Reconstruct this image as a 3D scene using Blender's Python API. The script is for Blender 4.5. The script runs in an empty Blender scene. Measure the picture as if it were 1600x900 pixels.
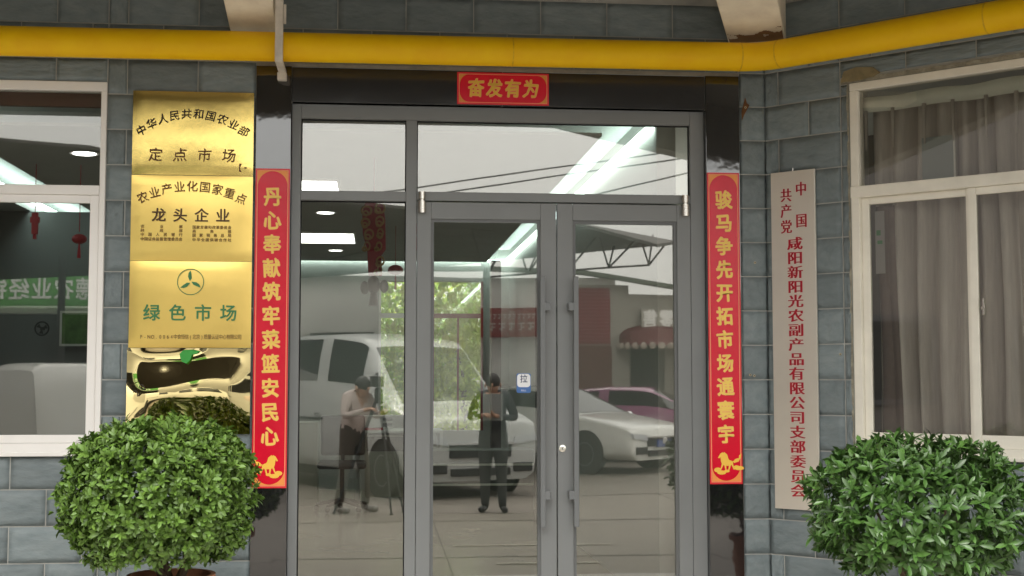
import bpy, bmesh, math, random
from math import sin, cos, pi, radians, sqrt, atan2
from mathutils import Vector, Matrix, Euler
from mathutils import noise as mnoise
random.seed(7)
S = bpy.context.scene
C = S.collection

# ---------------------------------------------------------------- camera, sky, sun, exposure
cam_d = bpy.data.cameras.new('camera'); cam = bpy.data.objects.new('camera', cam_d); C.objects.link(cam)
cam.location = (0, 0, 1.55)
cam.rotation_euler = Euler((radians(90 + 3.95), 0, radians(-5.7)), 'XYZ')
cam_d.sensor_width = 36; cam_d.lens = 2089 / 1600 * 36; cam_d.clip_end = 600; cam_d.clip_start = 0.1
S.camera = cam
S.view_settings.view_transform = 'Standard'; S.view_settings.look = 'None'
S.view_settings.exposure = 0.3; S.view_settings.gamma = 1
W = bpy.data.worlds.new('World'); S.world = W; W.use_nodes = True
nt = W.node_tree; bg = nt.nodes['Background']
sky = nt.nodes.new('ShaderNodeTexSky'); sky.sky_type = 'NISHITA'; sky.sun_disc = False
SUN_EL, SUN_AZ = radians(52), radians(200)
sky.sun_elevation = SUN_EL; sky.sun_rotation = SUN_AZ; sky.air_density = 1.0; sky.dust_density = 3.0
mx = nt.nodes.new('ShaderNodeMix'); mx.data_type = 'RGBA'; mx.inputs[0].default_value = 0.82
cl = nt.nodes.new('ShaderNodeTexNoise'); cl.inputs['Scale'].default_value = 2.2; cl.inputs['Detail'].default_value = 4
rm = nt.nodes.new('ShaderNodeMapRange'); rm.inputs[3].default_value = 0.86; rm.inputs[4].default_value = 1.12
vm = nt.nodes.new('ShaderNodeVectorMath'); vm.operation = 'SCALE'; vm.inputs[0].default_value = (20.5, 20.3, 19.4)
tc = nt.nodes.new('ShaderNodeTexCoord')
nt.links.new(tc.outputs['Generated'], cl.inputs['Vector']); nt.links.new(cl.outputs[0], rm.inputs[0])
sx = nt.nodes.new('ShaderNodeSeparateXYZ'); nt.links.new(tc.outputs['Generated'], sx.inputs[0])
# overcast sky: three times brighter overhead than at the horizon
om = nt.nodes.new('ShaderNodeMapRange'); om.inputs[1].default_value = 0; om.inputs[2].default_value = 1; om.inputs[3].default_value = .8; om.inputs[4].default_value = 2.4
nt.links.new(sx.outputs[2], om.inputs[0]); mu = nt.nodes.new('ShaderNodeMath'); mu.operation = 'MULTIPLY'
nt.links.new(om.outputs[0], mu.inputs[0]); nt.links.new(rm.outputs[0], mu.inputs[1]); nt.links.new(mu.outputs[0], vm.inputs['Scale']); nt.links.new(sky.outputs[0], mx.inputs[6]); nt.links.new(vm.outputs[0], mx.inputs[7])
nt.links.new(mx.outputs[2], bg.inputs[0]); bg.inputs[1].default_value = 0.1
sl = bpy.data.lights.new('sun', 'SUN'); sun = bpy.data.objects.new('sun', sl); C.objects.link(sun)
sl.energy = 1.2; sl.angle = radians(20); sl.color = (1, .96, .9)
# the sun stands at compass angle SUN_AZ (clockwise from +Y), behind the camera and slightly left
sd = Vector((sin(SUN_AZ) * cos(SUN_EL), cos(SUN_AZ) * cos(SUN_EL), sin(SUN_EL)))
sun.rotation_euler = sd.to_track_quat('Z', 'Y').to_euler(); sun.location = sd * 30

D = 7.8            # the door wall stands 7.8 m in front of the lens
CX = 2.318         # corner where the 45 degree wall starts
FL = 0.15          # landing and room floor
RW = Matrix.Translation((CX, D, 0)) @ Matrix.Rotation(radians(-45), 4, 'Z')   # frame of the 45 degree wall: x along, -y outward

# ---------------------------------------------------------------- materials
MATS = {}
def mat(name, col=(.5, .5, .5), rough=.6, metal=0., var=0., scale=8., bump=0., bscale=None, bdist=.004, spec=.5, ior=None,
        col2=None, emit=None, es=0., rnd=0., stretch=(1, 1, 1), coat=0., rot=(0, 0, 0), trans=None, aniso=0):
    if name in MATS: return MATS[name]
    m = bpy.data.materials.new(name); m.use_nodes = True; MATS[name] = m
    n = m.node_tree; b = n.nodes['Principled BSDF']; L = n.links.new
    b.inputs['Base Color'].default_value = (*col, 1); b.inputs['Roughness'].default_value = rough
    b.inputs['Metallic'].default_value = metal; b.inputs['Specular IOR Level'].default_value = spec
    if ior: b.inputs['IOR'].default_value = ior
    if coat: b.inputs['Coat Weight'].default_value = coat; b.inputs['Coat Roughness'].default_value = .05
    if emit: b.inputs['Emission Color'].default_value = (*emit, 1); b.inputs['Emission Strength'].default_value = es
    if var or bump or rnd:
        t = n.nodes.new('ShaderNodeTexCoord'); mp = n.nodes.new('ShaderNodeMapping')
        mp.inputs['Scale'].default_value = stretch; mp.inputs['Rotation'].default_value = rot
        L(t.outputs['Object'], mp.inputs['Vector'])
        vec = mp.outputs[0]
        oi = None
        if rnd:
            oi = n.nodes.new('ShaderNodeObjectInfo'); ad = n.nodes.new('ShaderNodeVectorMath'); ad.operation = 'ADD'
            sc = n.nodes.new('ShaderNodeMath'); sc.operation = 'MULTIPLY'; sc.inputs[1].default_value = 37.0
            L(oi.outputs['Random'], sc.inputs[0]); L(vec, ad.inputs[0]); L(sc.outputs[0], ad.inputs[1]); vec = ad.outputs[0]
        if var or rnd:
            nz = n.nodes.new('ShaderNodeTexNoise'); nz.inputs['Scale'].default_value = scale; nz.inputs['Detail'].default_value = 6
            nz.inputs['Roughness'].default_value = .62; L(vec, nz.inputs['Vector'])
            rp = n.nodes.new('ShaderNodeValToRGB')
            c2 = col2 or tuple(min(1, c * (1 + var)) for c in col); c1 = tuple(c * (1 - var) for c in col) if not col2 else col
            rp.color_ramp.elements[0].position = .3; rp.color_ramp.elements[1].position = .7
            rp.color_ramp.elements[0].color = (*c1, 1); rp.color_ramp.elements[1].color = (*c2, 1)
            L(nz.outputs[0], rp.inputs[0]); out = rp.outputs[0]
            if rnd:
                hs = n.nodes.new('ShaderNodeHueSaturation'); mr = n.nodes.new('ShaderNodeMapRange')
                mr.inputs[3].default_value = 1 - rnd; mr.inputs[4].default_value = 1 + rnd
                L(oi.outputs['Random'], mr.inputs[0]); L(mr.outputs[0], hs.inputs['Value']); L(out, hs.inputs['Color']); out = hs.outputs[0]
            L(out, b.inputs['Base Color'])
        if bump:
            nb = n.nodes.new('ShaderNodeTexNoise'); nb.inputs['Scale'].default_value = bscale or scale * 2; nb.inputs['Detail'].default_value = 5
            L(vec, nb.inputs['Vector']); bp = n.nodes.new('ShaderNodeBump'); bp.inputs['Strength'].default_value = bump
            bp.inputs['Distance'].default_value = bdist; L(nb.outputs[0], bp.inputs['Height']); L(bp.outputs[0], b.inputs['Normal'])
    return m

def glass_mat(name, refl=.15, tint=(.86, .9, .88), wav=.0):
    if name in MATS: return MATS[name]
    m = bpy.data.materials.new(name); m.use_nodes = True; MATS[name] = m
    n = m.node_tree; n.nodes.clear(); L = n.links.new
    o = n.nodes.new('ShaderNodeOutputMaterial'); mi = n.nodes.new('ShaderNodeMixShader')
    tr = n.nodes.new('ShaderNodeBsdfTransparent'); tr.inputs[0].default_value = (*tint, 1)
    gl = n.nodes.new('ShaderNodeBsdfGlossy'); gl.inputs['Roughness'].default_value = 0.012; gl.inputs[0].default_value = (1, .975, .95, 1)
    lw = n.nodes.new('ShaderNodeFresnel'); lw.inputs[0].default_value = 1.5
    ad = n.nodes.new('ShaderNodeMath'); ad.operation = 'ADD'; ad.inputs[1].default_value = refl - .04; ad.use_clamp = True
    L(lw.outputs[0], ad.inputs[0]); L(ad.outputs[0], mi.inputs[0]); L(tr.outputs[0], mi.inputs[1]); L(gl.outputs[0], mi.inputs[2])
    if wav:
        t = n.nodes.new('ShaderNodeTexCoord'); nb = n.nodes.new('ShaderNodeTexNoise'); nb.inputs['Scale'].default_value = 1.6; nb.inputs['Detail'].default_value = 0
        bp = n.nodes.new('ShaderNodeBump'); bp.inputs['Strength'].default_value = 1; bp.inputs['Distance'].default_value = wav
        L(t.outputs['Object'], nb.inputs['Vector']); L(nb.outputs[0], bp.inputs['Height']); L(bp.outputs[0], gl.inputs['Normal'])
    L(mi.outputs[0], o.inputs[0]); return m

TILE = mat('slate_tile', (.160, .197, .208), .62, var=.0, scale=7, col2=(.225, .262, .27), bump=.8, bscale=9, bdist=.014, rnd=.15, stretch=(1, 1, 2.6), rot=(0, .6, 0))
GROUT = mat('grout', (.37, .37, .345), .9, var=.2, scale=5)
ROUGHEDGE = mat('broken_cement', (.30, .28, .22), .95, var=.35, scale=22, bump=.8, bscale=40, bdist=.01)
PLASTER = mat('cream_plaster', (.92, .82, .67), .8, var=.12, scale=6, bump=.25, bscale=14)
SOFFIT = mat('grey_soffit', (.33, .32, .29), .85, var=.15, scale=3)
GRANITE = mat('black_granite', (.012, .012, .013), .045, ior=2.15, bump=.25, bscale=1.3, bdist=.02)
HEADER = mat('black_header_panel', (.02, .02, .021), .16, ior=1.75, bump=.2, bscale=2.0, bdist=.02, var=.3, scale=5)
ALU = mat('grey_aluminium', (.205, .213, .214), .38, var=.05, scale=2.5, spec=.5)
ALUD = mat('dark_bead', (.07, .07, .07), .5)
BLACK = mat('black_gap', (.006, .006, .006), .8)
STEEL = mat('brushed_steel', (.72, .68, .62), .26, metal=1, var=.06, scale=30, stretch=(1, 1, .05))
GLASS = glass_mat('door_glass', .15, (.90, .91, .88), .0006)
WGLASS = glass_mat('window_glass', .10, (.95, .96, .94), .0006)
WHITEPVC = mat('white_window_frame', (.90, .87, .84), .4, var=.03, scale=3)
CREAMPVC = mat('cream_window_frame', (.87, .83, .73), .45, var=.08, scale=4)
YELLOW = mat('yellow_pipe_paint', (.95, .53, .0), .5, spec=.3, col2=(1.0, .62, .0), scale=5, rnd=.001, bump=.2, bscale=30, bdist=.002)
STRAP = mat('hanger_paint', (.68, .62, .54), .6, var=.15, scale=14)
RED = mat('red_couplet_paper', (.74, .003, .028), .27, var=.08, scale=4, ior=1.5, bump=.5, bscale=9, bdist=.004)
REDEDGE = mat('red_paper_margin', (.78, .02, .035), .35)
SALMON = mat('salmon_line', (.95, .33, .17), .4)
ORANGE = mat('orange_ink', (.93, .33, .07), .4)
GOLD = mat('gold_ink', (.98, .66, .12), .4)
DKRED = mat('dark_red_ink', (.42, .0, .015), .5)
BRASS = mat('brass_plaque', (.94, .70, .22), .20, metal=1, bump=.35, bscale=2.2, bdist=.012, var=.05, scale=30)
BRASS2 = mat('satin_brass_plaque', (.95, .68, .20), .28, metal=1, bump=.3, bscale=1.8, bdist=.012, var=.05, scale=3)
BRASSM = mat('mirror_brass_plaque', (.88, .72, .36), .03, metal=1, bump=1.0, bscale=3.2, bdist=.045)
ENGRAVE = mat('engraved_brown', (.16, .07, .02), .6)
ENGRAVEK = mat('engraved_black', (.03, .02, .01), .6)
GREENINK = mat('green_ink', (.05, .22, .08), .5)
SIGNSTEEL = mat('sign_steel', (.88, .82, .73), .33, metal=.68, var=.05, scale=2, stretch=(1, 1, 1), bump=.15, bscale=1.1, bdist=.02)
SIGNEDGE = mat('sign_edge', (.7, .68, .62), .25, metal=1)
REDINK = mat('red_sign_ink', (.42, .004, .02), .4)
TERRA = mat('terracotta', (.35, .15, .08), .8, var=.2, scale=10)
SOIL = mat('soil', (.07, .05, .035), .95, var=.4, scale=40, bump=.6)
BARK = mat('bark', (.13, .09, .06), .9, var=.3, scale=25, bump=.6)
CONC = mat('yard_concrete', (.195, .172, .145), .75, var=.14, scale=.7, bump=.2, bscale=20)
LANDING = mat('landing_tile', (.5, .47, .43), .45, var=.12, scale=2)  # unseen landing, coloured pale to bounce light onto the lower walls
ROOMWALL = mat('room_wall_paint', (.42, .42, .4), .8, var=.03, scale=2)
ROOMCEIL = mat('room_ceiling_paint', (.5, .5, .48), .85, var=.06, scale=2)
ROOMFLOOR = mat('room_floor_tile', (.30, .26, .2), .2, var=.1, scale=1.5)
LED = mat('led_panel_light', (.9, .9, .9), .5, emit=(1, 1, .98), es=4.5)
COVE = mat('cove_led', (.8, .9, .9), .5, emit=(.80, 1.0, .95), es=8)
CURTAIN = mat('grey_brown_curtain', (.56, .50, .46), .85, var=.12, scale=30, stretch=(1, 1, .1))
TAPE = mat('curtain_heading_tape', (.88, .88, .78), .8, var=.05, scale=8)
BROWNWOOD = mat('brown_pelmet', (.17, .07, .045), .5, var=.15, scale=10, stretch=(.1, 1, 1))

# ---------------------------------------------------------------- helpers
def prop(o, label=None, cat=None, group=None, kind=None):
    if label: o['label'] = label
    if cat: o['category'] = cat
    if group: o['group'] = group
    if kind: o['kind'] = kind
    return o
def empty(name, loc=(0, 0, 0), label=None, cat=None, group=None, rz=0, mtx=None):
    o = bpy.data.objects.new(name, None); C.objects.link(o); o.empty_display_size = .1
    o.location = loc; o.rotation_euler = (0, 0, rz)
    if mtx is not None: o.matrix_world = mtx
    return prop(o, label, cat, group)
def link(name, me, parent=None, M=None):
    o = bpy.data.objects.new(name, me); C.objects.link(o)
    if parent is not None: o.parent = parent
    if M is not None: o.matrix_local = M
    return o
class MB:
    def __init__(s): s.v = []; s.f = []; s.m = []; s.cur = 0
    def add(s, vs, fs, M=None):
        b = len(s.v)
        s.v += [tuple(M @ Vector(v)) if M is not None else tuple(v) for v in vs]
        s.f += [tuple(i + b for i in f) for f in fs]; s.m += [s.cur] * len(fs); return s
    def box(s, x0, x1, y0, y1, z0, z1, M=None):
        return s.add([(x0, y0, z0), (x1, y0, z0), (x1, y1, z0), (x0, y1, z0), (x0, y0, z1), (x1, y0, z1), (x1, y1, z1), (x0, y1, z1)],
                     [(0, 3, 2, 1), (4, 5, 6, 7), (0, 1, 5, 4), (1, 2, 6, 5), (2, 3, 7, 6), (3, 0, 4, 7)], M)
    def tube(s, pts, r, n=10, cap=True, M=None):
        pts = [Vector(p) for p in pts]; rr = r if isinstance(r, (list, tuple)) else [r] * len(pts)
        vs = []; fs = []; up = None
        for i, p in enumerate(pts):
            if i == 0: d = pts[1] - p
            elif i == len(pts) - 1: d = p - pts[i - 1]
            else: d = (pts[i + 1] - p).normalized() + (p - pts[i - 1]).normalized()
            d.normalize()
            if up is None: up = Vector((0, 0, 1)) if abs(d.z) < .9 else Vector((1, 0, 0))
            a = d.cross(up).normalized(); b = a.cross(d).normalized(); up = b
            for k in range(n):
                t = 2 * pi * k / n; vs.append(p + (a * cos(t) + b * sin(t)) * rr[i])
        for i in range(len(pts) - 1):
            for k in range(n):
                k2 = (k + 1) % n; fs.append((i * n + k, i * n + k2, (i + 1) * n + k2, (i + 1) * n + k))
        if cap: fs.append(tuple(range(n))[::-1]); fs.append(tuple(range((len(pts) - 1) * n, len(pts) * n)))
        return s.add(vs, fs, M)
    def lathe(s, prof, n=20, M=None):
        vs = []; fs = []
        for (r, z) in prof:
            for k in range(n): t = 2 * pi * k / n; vs.append((r * cos(t), r * sin(t), z))
        for i in range(len(prof) - 1):
            for k in range(n): k2 = (k + 1) % n; fs.append((i * n + k, i * n + k2, (i + 1) * n + k2, (i + 1) * n + k))
        fs.append(tuple(range(n))[::-1]); fs.append(tuple(range((len(prof) - 1) * n, len(prof) * n)))
        return s.add(vs, fs, M)
    def ell(s, c, r, n=12, k=8, M=None):
        vs = []; fs = []
        for i in range(k + 1):
            ph = pi * i / k
            for j in range(n):
                t = 2 * pi * j / n; vs.append((c[0] + r[0] * sin(ph) * cos(t), c[1] + r[1] * sin(ph) * sin(t), c[2] + r[2] * cos(ph)))
        for i in range(k):
            for j in range(n): j2 = (j + 1) % n; fs.append((i * n + j, (i + 1) * n + j, (i + 1) * n + j2, i * n + j2))
        return s.add(vs, fs, M)
    def plate(s, pts, y0, y1, M=None):   # outline in x,z, extruded from y0 (front) to y1
        n = len(pts)
        vs = [(p[0], y0, p[1]) for p in pts] + [(p[0], y1, p[1]) for p in pts]
        fs = [tuple(range(n)), tuple(range(n, 2 * n))[::-1]] + [(i, i + n, (i + 1) % n + n, (i + 1) % n) for i in range(n)]
        return s.add(vs, fs, M)
    def build(s, name, mats, parent=None, M=None, smooth=False, bevel=0, recalc=True):
        me = bpy.data.meshes.new(name); me.from_pydata(s.v, [], s.f)
        if not isinstance(mats, (list, tuple)): mats = [mats]
        for m in mats: me.materials.append(m)
        if len(mats) > 1: me.polygons.foreach_set('material_index', s.m)
        if recalc:
            bm = bmesh.new(); bm.from_mesh(me); bmesh.ops.recalc_face_normals(bm, faces=bm.faces); bm.to_mesh(me); bm.free()
        if smooth: me.polygons.foreach_set('use_smooth', [True] * len(me.polygons))
        me.update(); o = link(name, me, parent, M)
        if smooth == 'auto':
            md = o.modifiers.new('e', 'EDGE_SPLIT'); md.split_angle = radians(40)
        if bevel:
            md = o.modifiers.new('b', 'BEVEL'); md.width = bevel; md.segments = 2; md.limit_method = 'ANGLE'
        return o
def box(name, m, x0, x1, y0, y1, z0, z1, parent=None, M=None, bevel=0):
    return MB().box(x0, x1, y0, y1, z0, z1).build(name, m, parent, M, bevel=bevel)

# lettering: flat glyph meshes laid out in the x,z plane, facing -y
GL = {}
def glyph(ch, bold=0.):
    k = ch
    if k not in GL:
        cu = bpy.data.curves.new('g', 'FONT'); cu.body = ch; cu.resolution_u = 3
        o = bpy.data.objects.new('g', cu); C.objects.link(o); bpy.context.view_layer.update()
        dg = bpy.context.evaluated_depsgraph_get(); me = bpy.data.meshes.new_from_object(o.evaluated_get(dg))
        vs = [(v.co.x, v.co.y) for v in me.vertices]; fs = [tuple(p.vertices) for p in me.polygons]
        if ord(ch) > 0x2e00: cx, cy = .493, .36
        else:
            xs = [v[0] for v in vs] or [0]; cx = (min(xs) + max(xs)) / 2; cy = .36
        GL[k] = ([(x - cx, y - cy) for x, y in vs], fs)
        bpy.data.objects.remove(o); bpy.data.meshes.remove(me); bpy.data.curves.remove(cu)
    return GL[k]
def letters(name, items, m, parent=None, M=None, y=-.001, bold=0., heavy=0., brush=0., rot=0., shear=0.):
    """items: (char, centre x, centre z, width, height, rotation)"""
    b = MB()
    for it in items:
        ch, cx, cz, w, h = it[:5]; a = (it[5] if len(it) > 5 else 0) + rot
        vs, fs = glyph(ch)
        offs = [(0, 0)] if not heavy else [(-heavy, 0), (0, 0), (heavy, 0)]
        if bold:
            nb = 10 if bold > .03 else 6
            offs += [(bold * cos(2 * pi * q / nb), bold * sin(2 * pi * q / nb)) for q in range(nb)]
            if bold > .03: offs += [(bold * .5 * cos(q), bold * .5 * sin(q)) for q in (0, 1.57, 3.14, 4.71)]
        seed = hash(ch) % 97 if False else (ord(ch) % 97)
        for k, (dx, dz) in enumerate(offs):
            out = []
            for (x, z) in vs:
                if brush:
                    q = mnoise.noise_vector(Vector((x * 3.1, z * 3.1, seed))) * brush; x2 = x + q.x; z2 = z + q.y
                    q = mnoise.noise_vector(Vector((x * 9, z * 9, seed + 5))) * brush * .35; x2 += q.x; z2 += q.y
                else: x2, z2 = x, z
                z2 += dz; x2 = (x2 + dx + shear * z2) * w; z2 = z2 * h
                out.append((cx + x2 * cos(a) - z2 * sin(a), y - k * .00006, cz + x2 * sin(a) + z2 * cos(a)))
            b.add(out, fs)
    o = b.build(name, m, parent, M, recalc=False)
    if len(items) > 1: o['kind'] = 'stuff'
    return o

# ================================================================ GROUND
prop(box('courtyard_ground', CONC, -120, 120, -160, D - .02, -.3, 0), kind='structure')
prop(box('entrance_landing', LANDING, -4.5, 3.2, 6.0, D - .03, -.1, FL, bevel=.01), kind='structure')
crk = MB()
for (x, y0, y1) in ((-2.6, -2.5, 5.2), (0.6, -2.5, 5.2), (3.8, -2.5, 5.2)):
    crk.box(x, x + .012, y0, y1, 0, .004)
for y in (-2.3, .9, 3.9): crk.box(-30, 30, y, y + .014, .004, .007)
prop(crk.build('pavement_joint_lines', mat('joint_tar', (.10, .09, .08), .9)), kind='structure')
wl = MB()
for (y, xa, xb) in ((3.1, .7, 2.2), (4.35, 1.0, 1.9)): wl.box(xa, xb, y, y + .035, .008, .012)
prop(wl.build('painted_ground_line', mat('worn_line_paint', (.5, .47, .4), .8, var=.3, scale=9)), kind='structure')

# ================================================================ BUILDING
bld = empty('office_building', (0, D, 0), 'grey slate tiled office building with a glazed entrance between black granite strips', 'building')
BM = Matrix.Translation((0, -D, 0))          # parts are written in world coordinates
def part(b, name, m, parent=bld, M=None, **k):
    MM = BM if M is None else BM @ M
    return b.build(name, m, parent, MM, **k)
def pbox(name, m, x0, x1, y0, y1, z0, z1, M=None, bevel=0, parent=None):
    return part(MB().box(x0, x1, y0, y1, z0, z1), name, m, parent or bld, M, bevel=bevel) if parent is None else box(name, m, x0, x1, y0, y1, z0, z1, parent, bevel=bevel)
# backing walls (grout shows between the tiles)
b = MB()
G0 = D - .0062     # grout face, a hair behind the tile edges
b.box(-8, -3.42, G0, D + .24, 0, 4.3); b.box(-3.42, -1.562, G0, D + .24, 0, 1.135); b.box(-3.42, -1.562, G0, D + .24, 3.262, 4.3)
b.box(-1.562, -.52, G0, D + .24, 0, 4.3); b.box(-.52, 1.95, G0, D + .24, 3.17, 4.3); b.box(1.95, CX + .1, G0, D + .24, 0, 4.3)
part(b, 'wall', GROUT)
b = MB(); b.box(0, .548, -.0062, .24, 0, 4.3); b.box(.548, 3.2, -.0062, .24, 0, 1.135); b.box(.548, 3.2, -.0062, .24, 3.275, 4.3); b.box(3.2, 4.2, -.0062, .24, 0, 4.3)
part(b, 'wall', GROUT, M=RW)
# split-face slate tiles: 0.40 x 0.205 pitch
def tile_mesh(seed, flat=False):
    nx, nz = 10, 5; w, h = .3955, .2005
    vs = []; fs = []
    for j in range(nz + 1):
        for i in range(nx + 1):
            x = w * i / nx; z = h * j / nz
            e = min(i, nx - i, (j) * 1.0, (nz - j) * 1.0)
            q = mnoise.noise(Vector((x * 7 + seed * 13 + z * 6, z * 14 - x * 4, seed))) + .6 * mnoise.noise(Vector((x * 22 + z * 12, z * 26 - x * 14, seed + 3)))
            y = -.0078 if e == 0 else -max(.0085, .0135 + .0095 * q)
            if flat: y = -.0078 if e == 0 else -max(.0085, .0115 + .004 * q)
            vs.append((x, y, z))
    for j in range(nz):
        for i in range(nx):
            a = j * (nx + 1) + i; fs.append((a, a + 1, a + nx + 2, a + nx + 1))
    rim = [i for i in range(nx + 1)] + [j * (nx + 1) + nx for j in range(1, nz + 1)] + [nz * (nx + 1) + i for i in range(nx - 1, -1, -1)] + [j * (nx + 1) for j in range(nz - 1, 0, -1)]
    n0 = len(vs)
    for r in rim: vs.append((vs[r][0], .001, vs[r][2]))
    for k in range(len(rim)): k2 = (k + 1) % len(rim); fs.append((rim[k2], rim[k], n0 + k, n0 + k2))
    me = bpy.data.meshes.new('wall_tile'); me.from_pydata(vs, [], fs); me.materials.append(TILE)
    me.polygons.foreach_set('use_smooth', [k < nx * nz for k in range(len(fs))]); me.update(); return me
TM = [tile_mesh(s) for s in range(8)]; TF = [tile_mesh(s + 20, True) for s in range(5)]
ZT = 3.400; PZ = .2052
def tile(x0, x1, z0, z1, M, flat=False):
    if x1 - x0 < .02 or z1 - z0 < .02: return
    me = random.choice(TF if flat else TM)
    T = Matrix.Translation((x0 + .0035, 0, z0 + .0035)) @ Matrix.Diagonal(((x1 - x0 - .007) / .3955, 1, (z1 - z0 - .007) / .2005, 1))
    link('wall_tile', me, bld, BM @ M @ T)
def tile_rows(spans, j0, M, zrange=(FL, 3.82), jodd=None):
    """spans(zmid) -> list of (x0, x1) of wall to cover; joints at j0 + .4k, every other row shifted"""
    r = -2
    while True:
        z1 = ZT - PZ * r; z0 = z1 - PZ; r += 1
        if z1 < zrange[0]: break
        if z1 > 4.0: continue
        zz0 = max(z0, zrange[0])
        jj = j0 if (r - 1) % 2 == 0 else (j0 + .2 if jodd is None else jodd)
        for (a, b_, c0, c1) in spans:
            zt = min(z1, c1); zb = max(zz0, c0)
            if zt - zb < .02: continue
            k = math.floor((a - jj) / .4); x = a
            while x < b_ - .001:
                nx = min(b_, jj + .4 * (k + 1)); k += 1
                if nx - x > .012: tile(x, nx, zb, zt, M, flat=(zb > 2.9))
                x = nx
tile_rows([(-3.0, -1.562, 0, 1.135), (-3.0, -1.562, 3.262, 4), (-1.562, -.716, 0, 4), (-.716, 2.15, 3.40, 4)], -1.051, Matrix.Translation((0, D, 0)))
tile_rows([(2.152, CX, 0, 4)], 2.152, Matrix.Translation((0, D, 0)), jodd=2.152)
tile_rows([(0.0, .492, 0, 4), (.492, .545, 0, 3.26), (.545, 1.95, 0, 1.135), (.492, 1.95, 3.30, 4)], .091, RW, jodd=.289)
# thin band between granite and tiles, cement around the right window
pbox('mortar_band', mat('mortar_band', (.26, .235, .19), .9, var=.25, scale=9), -.716, 2.15, D - .013, D - .007, 3.378, 3.398)
b = MB()
def rough_strip(b, x0, x1, z0, z1, th, n, vert, seed, amp=.012):
    for k in range(n):
        t0, t1 = k / n, (k + 1) / n
        q = [mnoise.noise(Vector((k * .9, seed, 0))), mnoise.noise(Vector(((k + 1) * .9, seed, 0)))]
        if vert:
            za, zb = z0 + (z1 - z0) * t0, z0 + (z1 - z0) * t1
            b.add([(x0 + q[0] * amp, -th, za), (x1, -th, za), (x1, -th, zb), (x0 + q[1] * amp, -th, zb), (x0 + q[0] * amp, 0, za), (x0 + q[1] * amp, 0, zb)],
                  [(0, 1, 2, 3), (4, 0, 3, 5)])
        else:
            xa, xb = x0 + (x1 - x0) * t0, x0 + (x1 - x0) * t1
            b.add([(xa, -th, z0), (xb, -th, z0), (xb, -th, z1 + q[1] * amp), (xa, -th, z1 + q[0] * amp), (xa, 0, z1 + q[0] * amp), (xb, 0, z1 + q[1] * amp)],
                  [(0, 1, 2, 3), (3, 2, 5, 4)])
rough_strip(b, .534, .547, 1.135, 3.272, .014, 46, True, 1.0, .014)
rough_strip(b, .50, 3.2, 3.262, 3.288, .014, 60, False, 5.0, .012)
part(b, 'cement_rim', ROUGHEDGE, M=RW)
b = MB(); b.plate([(.50, 3.275), (.52, 3.335), (.60, 3.35), (.70, 3.335), (.74, 3.30), (.70, 3.28), (.60, 3.27)], -.02, 0)
part(b, 'cement_smear', mat('cement_smear', (.27, .22, .12), .9, var=.3, scale=15, bump=.6), M=RW)
# granite strips and header
pbox('granite_panel', GRANITE, -.716, -.514, D - .022, D + .05, FL, 3.376, bevel=.002)
pbox('granite_panel', GRANITE, 1.945, 2.15, D - .022, D + .05, FL, 3.376, bevel=.002)
o = pbox('header_panel', HEADER, -.512, .72, D - .012, D + .06, 3.170, 3.374, bevel=.002)
o = pbox('header_panel', HEADER, .722, 1.943, D - .010, D + .06, 3.170, 3.374, bevel=.002)
# soffit, fascia and haunched corbels of the porch roof
EA, EB = 2.33, 3.52
cxe = CX - EA * math.tan(radians(22.5)); ce = Vector((cxe, D - EA))
dr = Vector((.7071, -.7071)); far = ce + dr * 9
wfar = Vector((CX, D)) + dr * 9
def poly_prism(b, pts, z0, z1):
    n = len(pts); b.add([(p[0], p[1], z0) for p in pts] + [(p[0], p[1], z1) for p in pts],
        [tuple(range(n))[::-1], tuple(range(n, 2 * n))] + [(i, (i + 1) % n, (i + 1) % n + n, i + n) for i in range(n)])
b = MB(); poly_prism(b, [(-14, D), (-14, ce.y), (ce.x, ce.y), (far.x, far.y), (wfar.x, wfar.y), (CX, D)], 3.98, 4.2)
part(b, 'soffit', SOFFIT)
b = MB(); i1 = .16
ci = Vector((CX - (EA - i1) * math.tan(radians(22.5)), D - EA + i1)); fi = ci + dr * 9
poly_prism(b, [(-14, ce.y), (ce.x, ce.y), (ci.x, ci.y), (-14, ci.y)], EB, 3.979)
poly_prism(b, [(ce.x, ce.y), (far.x, far.y), (fi.x, fi.y), (ci.x, ci.y)], EB, 3.979)
part(b, 'fascia', SOFFIT)
b = MB(); poly_prism(b, [(-14, D + .24), (-14, ce.y - .1), (ce.x - .04, ce.y - .1), (far.x, far.y - .1), (wfar.x + 6, wfar.y + 9), (CX, 22), (-14, 22)], 4.201, 4.5)
part(b, 'roof', SOFFIT)
def corbel_stain(w, M):
    b = MB(); nx, ny = 70, 30; vs = []; keep = []
    for j in range(ny + 1):
        for i in range(nx + 1):
            x = -w * .47 + w * .94 * i / nx; t = .9 * j / ny; yy = -.05 - 2.1 * t / 10; z = 3.58 + .32 * sin(t / 10 * pi / 2) - .0025
            vs.append((x, yy, z)); keep.append(j / ny < .55 + .5 * mnoise.noise(Vector((x * 16, j / ny * 4, 2))) + .15 * mnoise.noise(Vector((x * 60, j / ny * 16, 5))) + .25 * (i / nx - .5))
    fs = []
    for j in range(ny):
        for i in range(nx):
            a = j * (nx + 1) + i
            if keep[a] and keep[a + 1] and keep[a + nx + 1]: fs.append((a, a + nx + 1, a + nx + 2, a + 1))
    b.add(vs, fs); part(b, 'soot_stain', mat('soot_brown', (.30, .17, .08), .9, var=.0, col2=(.10, .05, .025), scale=14), M=M)
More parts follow.
